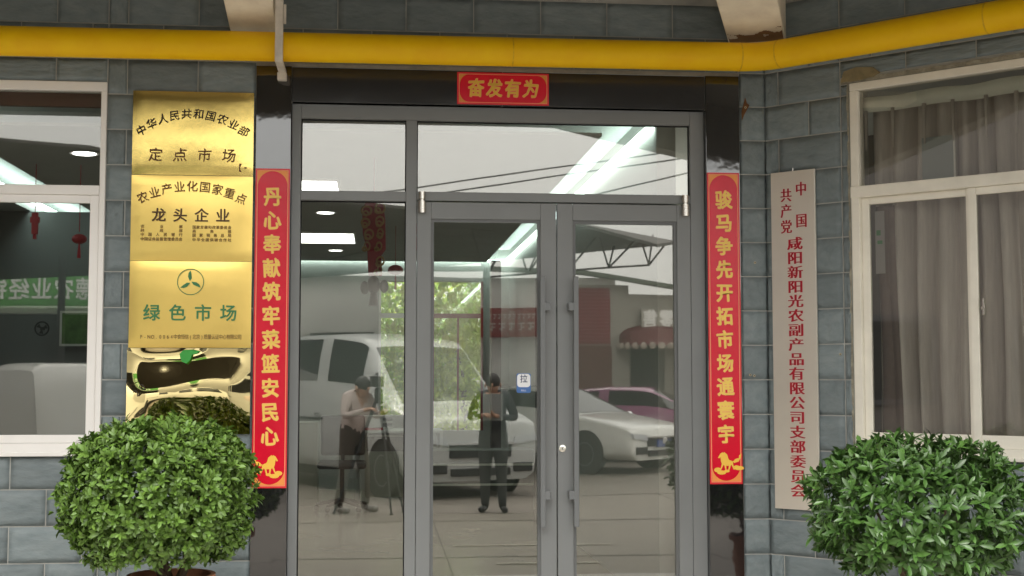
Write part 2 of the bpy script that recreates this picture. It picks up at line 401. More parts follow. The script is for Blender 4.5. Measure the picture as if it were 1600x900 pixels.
def corbel(w, M):
    prof = [(0, 3.575), (-.05, 3.58)] + [(-.05 - 2.1 * (t / 10), 3.58 + .32 * sin(t / 10 * pi / 2)) for t in range(1, 11)] + [(-2.15, 3.978), (0, 3.978)]
    b = MB(); n = len(prof)
    b.add([(-w / 2, p[0], p[1]) for p in prof] + [(w / 2, p[0], p[1]) for p in prof],
          [tuple(range(n)), tuple(range(n, 2 * n))[::-1]] + [(i, i + n, (i + 1) % n + n, (i + 1) % n) for i in range(n)])
    return part(b, 'corbel', PLASTER, M=M, bevel=.008)
corbel(.27, Matrix.Translation((-.735, D - .012, 0)))
corbel(.34, Matrix.Translation((CX - .05, D - .03, 0)) @ Matrix.Rotation(radians(-22.5), 4, 'Z'))
corbel_stain(.34, Matrix.Translation((CX - .05, D - .03, 0)) @ Matrix.Rotation(radians(-22.5), 4, 'Z'))
corbel(.27, Matrix.Translation((-3.2, D - .012, 0)))
# grime at the foot of the corner corbel
# ---- left window
def window_left():
    x0, x1, z0, z1 = -3.42, -1.563, 1.137, 3.262
    b = MB()
    yf = D - .015; yb = D + .07
    b.box(x0, x1, yf, yb, z1 - .052, z1); b.box(x1 - .032, x1, yf, yb, z0 + .06, z1 - .0525); b.box(x0, x0 + .032, yf, yb, z0 + .06, z1 - .0525)
    b.box(x0 + .0325, x1 - .0325, yf - .004, yb, 2.607, 2.662)
    b.box(x0, x1, yf - .006, yb, z0, z0 + .0595)
    f = part(b, 'window', WHITEPVC, bevel=.004)
    LW = lambda bb, n, m, **k: bb.build(n, m, f, Matrix(), **k)
    for (a, c) in ((x1 - .0335, x1 - 1.0), (x1 - .96, x0 + .034)):
        s = MB(); a, c = max(a, c), min(a, c); zt, zb = 2.6065, z0 + .0605
        s.box(a - .05, a, yf + .012, yf + .05, zb, zt); s.box(c, c + .05, yf + .012, yf + .05, zb, zt)
        s.box(c + .05, a - .05, yf + .0125, yf + .0495, zt - .045, zt); s.box(c + .05, a - .05, yf + .0125, yf + .0495, zb, zb + .045)
        LW(s, 'sash', WHITEPVC, bevel=.003)
        LW(MB().box(c + .05, a - .05, yf + .028, yf + .034, zb + .045, zt - .045), 'glass_pane', WGLASS)
    LW(MB().box(x0 + .03, x1 - .03, yf + .028, yf + .034, 2.662, z1 - .052), 'glass_pane', WGLASS)
    LW(MB().box(x0 - .03, x1 - .01, D - .05, yf - .007, z0 - .012, z0 + .012), 'sill', WHITEPVC, bevel=.004)
window_left()
def window_right():
    x0, x1, z0, z1 = .549, 3.15, 1.137, 3.262
    yf, yb = -.012, .07
    b = MB()
    b.box(x0, x1, yf, yb, z1 - .045, z1); b.box(x0, x0 + .05, yf, yb, 2.66, z1 - .0455); b.box(x0, x0 + .05, yf, yb, z0 + .05, 2.60)
    b.box(x0, x1, yf - .008, yb, 2.5935, 2.6595); b.box(x0, x1, yf - .006, yb, z0, z0 + .0495); b.box(x1 - .05, x1, yf, yb, z0 + .05, z1 - .0455)
    f = part(b, 'window', CREAMPVC, M=RW, bevel=.004)
    LW = lambda bb, n, m, **k: bb.build(n, m, f, Matrix(), **k)
    zt, zb = 2.593, z0 + .05
    for (c, a, dy) in ((x0 + .0505, 1.248, .03), (1.222, 2.3, .012), (2.25, x1 - .0505, .03)):
        s = MB(); w = .045
        s.box(c, c + w, yf + dy, yf + dy + .026, zb, zt); s.box(a - w, a, yf + dy, yf + dy + .026, zb, zt)
        s.box(c + w, a - w, yf + dy + .0005, yf + dy + .0255, zt - .04, zt); s.box(c + w, a - w, yf + dy + .0005, yf + dy + .0255, zb, zb + .07)
        LW(s, 'sash', CREAMPVC, bevel=.003)
        LW(MB().box(c + w, a - w, yf + dy + .01, yf + dy + .016, zb + .07, zt - .04), 'glass_pane', WGLASS)
    LW(MB().box(x0 + .05, x1 - .05, yf + .03, yf + .036, 2.6595, z1 - .045), 'glass_pane', WGLASS)
    LW(MB().box(x0 - .02, x1 + .02, -.04, yf - .007, z0 - .014, z0 + .008), 'sill', CREAMPVC, bevel=.004)
    LW(MB().box(1.292, 1.304, yf - .006, yf + .012, 1.90, 1.99).box(1.286, 1.31, yf - .014, yf - .006, 1.93, 1.945), 'latch', STEEL, bevel=.002)
window_right()
# ---- entrance frame (fixed) with its lights
yF, yB = D + .03, D + .10
b = MB()
b.box(-.513, -.459, yF, yB, FL, 3.168)                       # left jamb
b.box(.155, .2185, yF, yB, FL, 3.083); b.box(1.858, 1.9445, yF, yB, FL, 3.168)
b.box(-.459, 1.858, yF + .0005, yB, 3.083, 3.168)             # head
b.box(-.459, .155, yF + .001, yB, 2.600, 2.657); b.box(.2185, 1.858, yF + .001, yB, 2.606, 2.659)
b.box(-.459, .155, yF + .001, yB, FL, FL + .09)
ef = part(b, 'door_frame', ALU, bevel=.003)
EP = lambda bb, n, m, **k: bb.build(n, m, ef, Matrix(), **k)
EP(MB().box(-.459, .155, yF + .035, yF + .041, FL + .09, 2.600), 'glass_pane', GLASS)
EP(MB().box(-.459, .155, yF + .035, yF + .041, 2.657, 3.083), 'glass_pane', GLASS)
EP(MB().box(.2185, 1.858, yF + .035, yF + .041, 2.659, 3.083), 'glass_pane', GLASS)
b = MB()
for (a, c, z0, z1) in ((-.459, .155, FL + .09, 2.600), (-.459, .155, 2.657, 3.083), (.2185, 1.858, 2.659, 3.083)):
    b.box(a, a + .006, yF + .028, yF + .0345, z0, z1); b.box(c - .006, c, yF + .028, yF + .0345, z0, z1)
    b.box(a + .006, c - .006, yF + .028, yF + .0345, z1 - .007, z1); b.box(a + .006, c - .006, yF + .028, yF + .0345, z0, z0 + .003)
EP(b, 'glazing_gasket', BLACK)
# ---- two door leaves
def leaf(x0, x1, side):
    z0, z1 = FL + .012, 2.598; yf, yb = yF - .002, yF + .045
    wO, wM = .082, .094                                       # outer stile, meeting stile
    wl_, wr = (wO, wM) if side < 0 else (wM, wO)
    b = MB()
    b.box(x0, x0 + wl_, yf, yb, z0, z1); b.box(x1 - wr, x1, yf, yb, z0, z1)
    b.box(x0 + wl_, x1 - wr, yf + .0005, yb, z1 - .10, z1); b.box(x0 + wl_, x1 - wr, yf + .0005, yb, z0, z0 + .12)
    L = part(b, 'door', ALU, bevel=.003)
    P = lambda bb, n, m, **k: bb.build(n, m, L, Matrix(), **k)
    gx0, gx1, gz0, gz1 = x0 + wl_, x1 - wr, z0 + .12, z1 - .10
    b = MB(); t = .018
    b.box(gx0, gx0 + t, yf + .012, yf + .026, gz0, gz1); b.box(gx1 - t, gx1, yf + .012, yf + .026, gz0, gz1)
    b.box(gx0 + t, gx1 - t, yf + .0125, yf + .026, gz1 - t, gz1); b.box(gx0 + t, gx1 - t, yf + .0125, yf + .026, gz0, gz0 + t)
    P(b, 'glazing_bead', mat('grey_bead', (.13, .135, .135), .4))
    P(MB().box(gx0 + .004, gx1 - .004, yf + .0265, yf + .0325, gz0, gz1), 'glass_pane', GLASS)
    # pull handle outside and its twin inside
    hx = x1 - .088 if side < 0 else x0 + .103
    ex = 1 if side < 0 else -1
    for (sgn, ya, nm) in ((-1, yf, 'handle'), (1, yb, 'handle')):
        yc = ya + sgn * .055
        dx = 0 if sgn < 0 else -.012
        h = MB(); h.box(hx - .015 + dx, hx + .015 + dx, yc - .012, yc + .012, .70, 2.16)
        for zz in (1.985, .885):
            h.box(min(hx, hx + ex * .045) + dx, max(hx, hx + ex * .045) + dx, yc - .010, yc + .010, zz - .028, zz + .022)
            h.box(hx + ex * .034 - .011 + dx, hx + ex * .034 + .011 + dx, min(ya, yc), max(ya, yc), zz - .026, zz + .020)
        P(h, nm, mat('handle_grey', (.17, .178, .182), .35), bevel=.004)
    # hinge: two short steel barrels
    hxx = x0 + .028 if side < 0 else x1 - .034
    P(MB().lathe([(.0, 2.610), (.021, 2.612), (.021, 2.655), (.0, 2.657)], 16, Matrix.Translation((hxx, yf - .02, 0))), 'hinge', STEEL, smooth='auto')
    P(MB().lathe([(.0, 2.528), (.024, 2.530), (.024, 2.600), (.0, 2.602)], 16, Matrix.Translation((hxx, yf - .02, 0))).lathe([(.015, 2.600), (.015, 2.612)], 12, Matrix.Translation((hxx, yf - .02, 0))), 'hinge', STEEL, smooth='auto')
    if side > 0:
        R = Matrix.Translation((x0 + .028, yf, 1.151)) @ Matrix.Rotation(radians(90), 4, 'X')
        P(MB().lathe([(.022, 0), (.021, .008), (.012, .010), (.0115, .014), (0, .014)], 18, R), 'lock_cylinder', mat('lock_metal', (.85, .83, .75), .25, metal=.9), smooth='auto')
        P(MB().box(x0 + .0265, x0 + .0295, yf - .0155, yf - .0145, 1.145, 1.157), 'keyhole', BLACK)
    return L
leaf(.221, 1.0445, -1); leaf(1.0505, 1.856, 1)
pbox('threshold', STEEL, -.51, 1.94, D - .01, D + .11, FL, FL + .011)

# small wall fixings
def plug(M, x, z):
    R = Matrix.Translation((x, -.016, z)) @ Matrix.Rotation(radians(90), 4, 'X')
    b = MB(); b.cur = 0; b.lathe([(.0, 0), (.007, 0), (.007, .004), (.0035, .004)], 10, R); b.cur = 1
    b.lathe([(.0, .0042), (.0034, .0042), (.0034, .0046)], 8, R)
    part(b, 'wall_plug', [mat('plug_cream', (.5, .42, .28), .7), BLACK], M=M)
MW = Matrix.Translation((0, D, 0))
plug(MW, 2.237, 2.252); plug(RW, .47, 1.70); plug(MW, 2.225, 1.577); plug(MW, 2.20, 1.582); plug(MW, 2.19, 3.19)
part(MB().plate([(2.176, 3.20), (2.19, 3.25), (2.20, 3.215), (2.215, 3.205), (2.205, 3.185), (2.185, 3.15), (2.168, 3.11), (2.166, 3.17)], -.0175, -.012), 'rust_stain', mat('rust', (.14, .06, .02), .9, var=.3, scale=40), M=Matrix.Translation((0, D, 0)))

# ================================================================ GAS PIPE
pipe = empty('gas_pipe', (0, D - .2, 3.45), 'yellow gas pipe running under the porch and bending along the angled wall', 'pipe')
PMx = Matrix.Translation((0, -(D - .2), -3.45))
off = .20; cpx = CX - off * math.tan(radians(22.5)); cp = Vector((cpx, D - off, 3.452))
pts = [(-9, D - off, 3.425), (-2, D - off, 3.442)]
a1 = cp + Vector((-.13, 0, 0)); a3 = cp + Vector((.7071 * .13, -.7071 * .13, .001))
pts += [tuple(a1)]
for t in (.15, .3, .45, .6, .75, .9):
    q = a1 * (1 - t) ** 2 + cp * 2 * t * (1 - t) + a3 * t * t; pts.append(tuple(q))
pts += [tuple(a3), tuple(Vector((cp.x + .7071 * 7, cp.y - .7071 * 7, 3.462)))]
MB().tube(pts, .0835, 28).build('pipe_run', YELLOW, pipe, PMx, smooth='auto')
for q, d_ in ((a1, Vector((1, 0, 0))), (a3, Vector((.7071, -.7071, 0))), (cp + Vector((.95, -.95, .003)), Vector((.7071, -.7071, 0))), (Vector((.76, D - off, 3.448)), Vector((1, 0, 0)))):
    MB().tube([q - d_ * .004, q + d_ * .004], .0848, 28).build('weld_seam', mat('weld_paint', (.9, .46, .0), .6, var=.3, scale=30), pipe, PMx, smooth='auto')
b = MB(); hx = -.567
b.box(hx - .022, hx + .022, D - .330, D - .300, 3.330, 3.98)
b.box(hx - .0215, hx + .0215, D - .299, D - .012, 3.330, 3.352)
b.box(hx - .0265, hx + .0265, D - .075, D - .025, 3.285, 3.3295)
b.build('hanger_bracket', STRAP, pipe, PMx, bevel=.004)
MB().box(hx + .023, hx + .038, D - .318, D - .303, 3.55, 3.66).build('bracket_clip', STRAP, pipe, PMx, bevel=.002)

# ================================================================ WALL PLAQUES
def plaque(z0, z1, m, label, x0=-1.413, x1=-.728, th=.012, bulge=.006, seed=0):
    r = empty('brass_plaque', ((x0 + x1) / 2, D - .018, z0), label, 'plaque', 'brass plaques stacked left of the door')
    w = x1 - x0; h = z1 - z0; nx, nz = 22, 16; b = MB(); vs = []; fs = []
    for j in range(nz + 1):
        for i in range(nx + 1):
            u, v = i / nx, j / nz
            y = -th - bulge * (sin(pi * u) * sin(pi * v)) ** .6 + .0022 * mnoise.noise(Vector((u * 2.5 + seed, v * 2.5, seed)))
            if i in (0, nx) or j in (0, nz): y = -th + .002
            vs.append((-w / 2 + w * u, y, h * v))
    for j in range(nz):
        for i in range(nx): a = j * (nx + 1) + i; fs.append((a, a + 1, a + nx + 2, a + nx + 1))
    rim = [i for i in range(nx + 1)] + [j * (nx + 1) + nx for j in range(1, nz + 1)] + [nz * (nx + 1) + i for i in range(nx - 1, -1, -1)] + [j * (nx + 1) for j in range(nz - 1, 0, -1)]
    n0 = len(vs)
    for q in rim: vs.append((vs[q][0], 0, vs[q][2]))
    for k in range(len(rim)): k2 = (k + 1) % len(rim); fs.append((rim[k2], rim[k], n0 + k, n0 + k2))
    b.add(vs, fs); b.build('plate', m, r, smooth='auto')
    return r
YL = -.0225
def arc(txt, cx, cz, R, a0, a1, s, wob=0):
    n = len(txt); out = []
    for i, ch in enumerate(txt):
        a = radians(a0 + (a1 - a0) * i / (n - 1)); out.append((ch, cx + R * sin(a), cz + R * cos(a), s, s, -a * .75))
    return out
def row(txt, x0, x1, z, s, h=None):
    n = len(txt); return [(ch, x0 + (x1 - x0) * i / max(1, n - 1), z, s, h or s) for i, ch in enumerate(txt)]
p1 = plaque(2.727, 3.213, BRASS, 'topmost brass plaque, lettered with an arc of characters over four larger ones', seed=1)
letters('arc_lettering', arc('中华人民共和国农业部', 0, -.12, .475, -38, 37, .062), ENGRAVEK, p1, y=YL, bold=.006, brush=.05, shear=.1)
letters('lettering', row('定点市场', -.21, .205, .115, .083), ENGRAVE, p1, y=YL, bold=.004, brush=.05, shear=.08)
letters('bracket_mark', [('【', .255, .045, .05, .05), ('-', .30, .055, .06, .06)], ENGRAVE, p1, y=YL)
p2 = plaque(2.231, 2.724, BRASS2, 'second brass plaque from the top, with eight short lines of small text', seed=2)
letters('arc_lettering', arc('农业产业化国家重点', 0, -.17, .60, -27.5, 27.5, .066), ENGRAVE, p2, y=YL, bold=.004)
letters('lettering', row('龙头企业', -.185, .175, .262, .082), mat('engraved_dark', (.10, .05, .02), .6), p2, y=YL, bold=.02)
it = []
for (t, z) in (('农业部', .196), ('财政部', .173), ('中国人民银行', .150), ('中国证券监督管理委员会', .124)): it += row(t, -.275, -.06, z, .021)
for (t, z) in (('国家发展和改革委员会', .194), ('商务部', .171), ('国家税务总局', .148), ('中华全国供销合作社', .122)): it += row(t, .015, .215, z, .021)
letters('small_lettering', it, ENGRAVE, p2, y=YL, bold=.012)
p3 = plaque(1.735, 2.229, BRASS2, 'third brass plaque from the top, with a green three-bladed emblem and green characters', seed=3)
b = MB()
ring = [(0.062, .0), (.066, .0)]
vs = []; fs = []; n = 40; R0, R1 = .0715, .0755
for k in range(n): a = 2 * pi * k / n; vs += [(R0 * cos(a), YL, .376 + R0 * sin(a)), (R1 * cos(a), YL, .376 + R1 * sin(a))]
for k in range(n): a = 2 * k; c = 2 * ((k + 1) % n); fs.append((a, a + 1, c + 1, c))
b.add(vs, fs)
for k in range(3):
    a = radians(90 + 120 * k); d_ = Vector((cos(a), sin(a))); e_ = Vector((-sin(a), cos(a)))
    o_ = [(.004, .004), (.03, .015), (.05, .012), (.066, 0), (.045, -.004), (.02, -.006)]
    b.add([(d_.x * u + e_.x * v, YL - .0004, .376 + d_.y * u + e_.y * v) for u, v in o_], [tuple(range(6))])
b.build('emblem', GREENINK, p3, recalc=False)
letters('lettering', row('绿色市场', -.215, .215, .198, .098), GREENINK, p3, y=YL, bold=.018)
letters('small_lettering', row('P-NO.0064中食恒信(北京)质量认证中心有限公司', -.27, .28, .062, .023, .03), ENGRAVE, p3, y=YL)
# bottom one: a badly buckled polished sheet
r = empty('brass_plaque', (-1.072, D - .018, 1.245), 'buckled mirror-polished brass plaque at the bottom, half hidden by the round shrub', 'plaque', 'brass plaques stacked left of the door')
nx, nz = 48, 36; w, h = .69, .487; vs = []; fs = []
for j in range(nz + 1):
    for i in range(nx + 1):
        u, v = i / nx, j / nz
        q = mnoise.noise(Vector((u * 1.7 + 6.3, v * 1.5 + .4, 3.5))) * .020 + mnoise.noise(Vector((u * 4.0 + 1, v * 3.0, 7))) * .0011
        ed = min(1, 6 * min(u, 1 - u, v * 1.0, 1 - v)); vs.append((-w / 2 + w * u, -.022 + q * (.25 + .75 * ed), h * v))
for j in range(nz):
    for i in range(nx): a = j * (nx + 1) + i; fs.append((a, a + 1, a + nx + 2, a + nx + 1))
b = MB(); b.add(vs, fs); b.box(-w / 2, w / 2, -.004, 0, 0, h); b.build('plate', mat('polished_brass', (.90, .74, .38), .025, metal=1), r, smooth='auto')
letters('lettering', [('2', -.285, .235, .055, .055, .75), ('0', -.255, .268, .055, .055, .7)], ENGRAVEK, r, y=-.044, bold=.01)
b = MB(); b.plate([(-.05, .455), (-.03, .475), (.02, .478), (.06, .47), (.05, .458), (.02, .45), (.01, .42), (-.01, .40), (-.035, .41), (-.045, .43)], -.046, -.0455)
b.build('emblem', mat('bright_green_ink', (.04, .35, .05), .5), r)

# ================================================================ COUPLETS
def horse(b, cx, cz, s, flip, layer):
    f = -1 if flip else 1
    L_ = [layer]
    def E(x, z, rx, rz, rot=0, n=14):
        L_[0] -= .00004; ly = L_[0]; pts = []
        for k in range(n):
            a = 2 * pi * k / n; u = rx * cos(a); v = rz * sin(a); pts.append((cx + f * s * (x + u * cos(rot) - v * sin(rot)), ly, cz + s * (z + u * sin(rot) + v * cos(rot))))
        b.add(pts, [tuple(range(n))])
    def P(pp):
        L_[0] -= .00004; ly = L_[0]; b.add([(cx + f * s * x, ly, cz + s * z) for x, z in pp], [tuple(range(len(pp)))])
    E(0, .05, .26, .13, -.05)
    P([(-.05, .05), (-.27, .08), (-.30, .30), (-.22, .46), (-.12, .50), (0, .40), (.05, .22), (.12, .12)])      # neck and mane
    P([(-.20, .50), (-.30, .44), (-.40, .27), (-.35, .24), (-.26, .34), (-.16, .36)])                          # head
    E(.42, .18, .12, .05, .3); P([(.22, .12), (.34, .14), (.50, .20), (.52, .36), (.62, .44), (.60, .28), (.50, .10), (.30, .04)])
    for (x0, x1, z1) in ((-.20, -.28, -.22), (-.10, -.06, -.28), (.12, .06, -.28), (.20, .30, -.24)):
        P([(x0 - .04, 0), (x0 + .05, 0), (x1 + .025, z1), (x1 - .025, z1)])
    for (x, z, rx, rz) in ((-.42, -.25, .16, .10), (-.25, -.36, .20, .09), (-.02, -.30, .12, .06), (.52, -.18, .22, .09), (.40, -.12, .12, .06)): E(x, z, rx, rz)
def couplet(x0, x1, z0, z1, txt, label, flip, group='red couplet strips beside the door'):
    w = x1 - x0; h = z1 - z0
    r = empty('door_couplet', ((x0 + x1) / 2, D - .0225, z0), label, 'couplet', group)
    def q(name, m, a, b_, c, d_, y): return MB().box(a, b_, y, y + .0005, c, d_).build(name, m, r)
    MB().box(-w / 2, w / 2, -.0022, -.0002, 0, h).build('paper', REDEDGE, r)
    q('border_line', SALMON, -w / 2 + .008, w / 2 - .008, .010, h - .008, -.0030)
    q('field', RED, -w / 2 + .013, w / 2 - .013, .016, h - .013, -.0038)
    b = MB(); y = -.0042; ww = w / 2 - .0135
    n = 12                                                            # orange corner spandrels round a red half disc
    for sx in (-1, 1):
        for (zc, sz, hh) in ((.105, 1, .085), (h - .10, -1, .085)):
            zb = .0165 if sz > 0 else h - .0135
            for k in range(n):
                a0, a1 = pi / 2 * k / n, pi / 2 * (k + 1) / n
                xa, xb = sx * ww * sin(a0), sx * ww * sin(a1)
                za, zb2 = zc - sz * (hh) * cos(a0), zc - sz * hh * cos(a1)
                b.add([(xa, y, zb), (xb, y, zb), (xb, y, zb2), (xa, y, za)], [(0, 1, 2, 3)])
    b.build('corner_ornament', ORANGE, r, recalc=False)['kind'] = 'stuff'
    b = MB(); horse(b, -.006 * (1 if flip else -1), .118, .138, flip, -.0046)
    b.build('horse_motif', mat('horse_gold', (.98, .58, .08), .4), r, recalc=False)
    n = len(txt); zt = h - .165; zb = .293
    items = [(ch, 0, zt + (zb - zt) * i / (n - 1), .104, .112) for i, ch in enumerate(txt)]
    letters('character_outline', items, SALMON, r, y=-.0052, bold=.045, brush=.05, rot=.05)
    letters('lettering', items, GOLD, r, y=-.0062, bold=.022, brush=.05, rot=.05)
    return r
couplet(-.713, -.517, .937, 2.773, '丹心奉献筑牢菜篮安民心', 'red paper couplet on the granite strip left of the door, its top character 丹', True)
couplet(1.948, 2.144, .940, 2.790, '骏马争先开拓市场通寰宇', 'red paper couplet on the granite strip right of the door, its top character 骏', False)
# horizontal scroll
r = empty('door_banner', (.7245, D - .0125, 3.176), 'small red horizontal banner with four gold characters over the door', 'banner')
w, h = .545, .192
MB().box(-w / 2, w / 2, -.0022, -.0002, 0, h).build('paper', REDEDGE, r)
MB().box(-w / 2 + .010, w / 2 - .010, -.0032, -.0024, .010, h - .010).build('border_line', SALMON, r)
MB().box(-w / 2 + .014, w / 2 - .014, -.0040, -.0034, .014, h - .014).build('field', RED, r)
b = MB()
for sx in (-1, 1):
    for sz in (-1, 1):
        n = 10; X = sx * (w / 2 - .014); Z = h / 2 + sz * (h / 2 - .014); rx, rz = .055, .065
        pr = []
        for k in range(n + 1):
            a = pi / 2 * k / n; pr.append((X - sx * rx * (1 - sin(a)), Z - sz * rz * (1 - cos(a))))
        for k in range(n): b.add([(X, -.0044, Z), (pr[k][0], -.0044, pr[k][1]), (pr[k + 1][0], -.0044, pr[k + 1][1])], [(0, 1, 2)])
b.build('corner_ornament', mat('ochre_ink', (.75, .30, .05), .4), r, recalc=False)['kind'] = 'stuff'
items = row('奋发有为', -.163, .165, .097, .098, .112)
letters('character_outline', items, SALMON, r, y=-.0052, bold=.045, brush=.05, shear=.08)
letters('lettering', items, mat('dull_gold_ink', (.85, .52, .06), .4), r, y=-.0062, bold=.02, brush=.05, shear=.08)

# ================================================================ STEEL SIGN ON THE ANGLED WALL
sg = empty('name_board', (0, 0, 0), 'tall brushed steel name board with red characters on the angled wall', 'sign')
sg.matrix_world = RW @ Matrix.Translation((.193, -.022, .80))
w, h = .286, 1.985
MB().box(-w / 2, w / 2, -.016, 0, 0, h).build('plate', SIGNSTEEL, sg, bevel=.002)
it = [('共', -.043, h - .142, .075, .085), ('产', -.043, h - .236, .075, .085), ('党', -.043, h - .330, .075, .085),
      ('中', .055, h - .112, .075, .088), ('国', .055, h - .300, .075, .088)]
t2 = '咸阳新阳光农副产品有限公司支部委员会'
for i, ch in enumerate(t2): it.append((ch, .010, h - .432 - i * (1.445 / (len(t2) - 1)), .102, .080))
letters('lettering', it, REDINK, sg, y=-.0172, bold=.0, heavy=.034)
for sx in (.0,):
    MB().tube([(-.0, -.008, h), (-.0, -.008, h + .018)], .003, 6).build('hanging_nail', STEEL, sg)

# pull sticker on the glass
st = empty('pull_sticker', (.853, D + .026 + .0265, 1.476), 'white and blue pull sticker on the glass of the left door leaf', 'sticker')
def rrect(w, h, r0, n=5):
    out = []
    for (cx, cz, a0) in ((w / 2 - r0, h - r0, 0), (-w / 2 + r0, h - r0, 90), (-w / 2 + r0, r0, 180), (w / 2 - r0, r0, 270)):
        for k in range(n + 1): a = radians(a0 + 90 * k / n); out.append((cx + r0 * cos(a), cz + r0 * sin(a)))
    return out
MB().plate(rrect(.084, .115, .01), -.0012, -.0002).build('backing', mat('sticker_blue', (.06, .16, .42), .35), st)
MB().plate([(x, z + .034) for x, z in rrect(.078, .078, .018)], -.0018, -.0014).build('face', mat('sticker_white', (.85, .85, .87), .35), st)
letters('lettering', [('拉', 0, .083, .045, .05)], mat('sticker_ink', (.03, .05, .12), .5), st, y=-.0022, bold=.015)
letters('small_lettering', row('PULL', -.012, .012, .015, .014), mat('sticker_white', (.85, .85, .87)), st, y=-.0022)

# ================================================================ SHRUBS
LEAFA = mat('shrub_leaf', (.070, .140, .022), .45, var=.0, scale=1.2, col2=(.135, .235, .035), rnd=.35, spec=.45)
LEAFB = mat('dark_shrub_leaf', (.045, .11, .025), .36, var=.0, scale=1.2, col2=(.085, .18, .035), rnd=.38, spec=.6)
def leaf_geo(L, Wd, curl=.18, fold=.15):
    vs = [(0, 0, 0), (.3 * L, -Wd * .42, fold * Wd), (.3 * L, 0, -.0 * L), (.3 * L, Wd * .42, fold * Wd), (.7 * L, -Wd * .5, fold * Wd - curl * L * .35),
          (.7 * L, 0, -curl * L * .4), (.7 * L, Wd * .5, fold * Wd - curl * L * .35), (L, 0, -curl * L)]
    fs = [(0, 1, 2), (0, 2, 3), (1, 4, 5, 2), (2, 5, 6, 3), (4, 7, 5), (5, 7, 6)]
    return vs, fs
def shrub(name, c, rad, label, m, Ls, Ws, nros, per, seed, pot_c, pot_r, pot_z, upright=.35, trunk=None, lean=0):
    rnd = random.Random(seed)
    r = empty(name, (pot_c[0], pot_c[1], FL), label, 'shrub', 'potted shrubs either side of the door')
    O = Vector((pot_c[0], pot_c[1], FL)); I = Matrix.Translation(-O)
    ph = pot_z - FL
    b = MB(); b.lathe([(pot_r * .62, 0), (pot_r * .70, ph * .1), (pot_r * .95, ph * .86), (pot_r * 1.06, ph * .87), (pot_r * 1.06, ph), (pot_r * .96, ph), (pot_r * .94, ph - .05)], 32)
    b.build('pot', TERRA, r, smooth='auto')
    b = MB(); b.lathe([(0, ph - .035), (pot_r * .5, ph - .03), (pot_r * .95, ph - .045), (pot_r * .9, ph - .08)], 24); b.build('soil', SOIL, r, smooth=True)
    for k in range(trunk or 4):
        a = 2 * pi * k / (trunk or 4) + rnd.random(); p0 = Vector((cos(a) * .03, sin(a) * .03, ph - .04))
        tgt = Vector(c) - O + Vector((cos(a) * rad[0] * .45 + lean, sin(a) * rad[1] * .45, 0))
        mid = p0 * .5 + tgt * .5 + Vector((rnd.uniform(-.03, .03), rnd.uniform(-.03, .03), -.02))
        MB().tube([p0, (p0 + mid) / 2 + Vector((cos(a) * .03, 0, 0)), mid, tgt], [.021, .018, .014, .006], 7).build('stem', BARK, r, smooth=True)
    mats4 = []
    allL = []
    for k in range(nros):
        # directions over the ball, uneven radius
        z = rnd.uniform(-.92, 1); a = rnd.uniform(0, 2 * pi); q = sqrt(1 - z * z); d_ = Vector((q * cos(a), q * sin(a), z))
        lump = mnoise.noise(d_ * 2.1 + Vector((seed, 0, 0))) * .10 + mnoise.noise(d_ * 5 + Vector((0, seed, 0))) * .09
        depth = rnd.random() ** 2.2 * .35
        R = (1 + lump - depth + (rnd.random() < .04) * .05)
        sq = lambda v: math.copysign(abs(v) ** .80, v)
        p = Vector((c[0] + sq(d_.x) * rad[0] * R, c[1] + sq(d_.y) * rad[1] * R, c[2] + sq(d_.z) * rad[2] * R))
        ax = (d_ + Vector((rnd.uniform(-.35, .35), rnd.uniform(-.35, .35), upright + rnd.uniform(-.3, .3)))).normalized()
        qt = ax.to_track_quat('Z', 'Y')
        for j in range(per + rnd.randint(-1, 2)):
            sp = rnd.uniform(0, 2 * pi) if per < 4 else 2 * pi * j * .382 + rnd.uniform(-.3, .3)
            tilt = rnd.uniform(.35, 1.35)        # angle off the twig axis
            s = rnd.uniform(.7, 1.2)
            M = Matrix.Translation(p + ax * rnd.uniform(-.03, .012)) @ qt.to_matrix().to_4x4() @ Matrix.Rotation(sp, 4, 'Z') @ Matrix.Rotation(-(pi / 2 - tilt), 4, 'Y') @ Matrix.Rotation(rnd.uniform(-.4, .4), 4, 'X') @ Matrix.Scale(s, 4)
            allL.append((R * -d_.y + rnd.random() * .05, M))
    allL.sort(key=lambda t: -t[0])
    vs, fs = leaf_geo(Ls, Ws)
    lms = []
    for k in range(3):
        v2, f2 = leaf_geo(Ls, Ws * (1 + .12 * (k - 1)), .10 + .12 * k); bb = MB(); bb.add(v2, f2)
        me = bpy.data.meshes.new('leaf'); me.from_pydata(v2, [], f2); me.materials.append(m); me.polygons.foreach_set('use_smooth', [True] * len(f2)); me.update(); lms.append(me)
    idx = list(range(min(len(allL), 1500))); rnd.shuffle(idx); pick = set(idx[:300])
    for k in pick: link('leaf', rnd.choice(lms), r, I @ allL[k][1])
    tot = MB(); cols = []
    for k, (kk, M) in enumerate(allL):
        if k in pick: continue
        tot.add(vs, fs, I @ M); cols += [rnd.random()] * len(fs)
    o = tot.build('foliage', foliage_mat(m, tot, cols), r, smooth=True, recalc=False); o['kind'] = 'stuff'
    at = o.data.attributes.new('leafrnd', 'FLOAT', 'FACE'); at.data.foreach_set('value', cols)
    return r
def foliage_mat(m, tot, cols):
    nm = m.name + '_mass'
    if nm in MATS: return MATS[nm]
    c = m.copy(); c.name = nm; MATS[nm] = c; n = c.node_tree
    at = n.nodes.new('ShaderNodeAttribute'); at.attribute_name = 'leafrnd'
    for l in list(n.links):
        if l.from_node.type == 'OBJECT_INFO': ts = l.to_socket; n.links.remove(l); n.links.new(at.outputs['Fac'], ts)
    return c
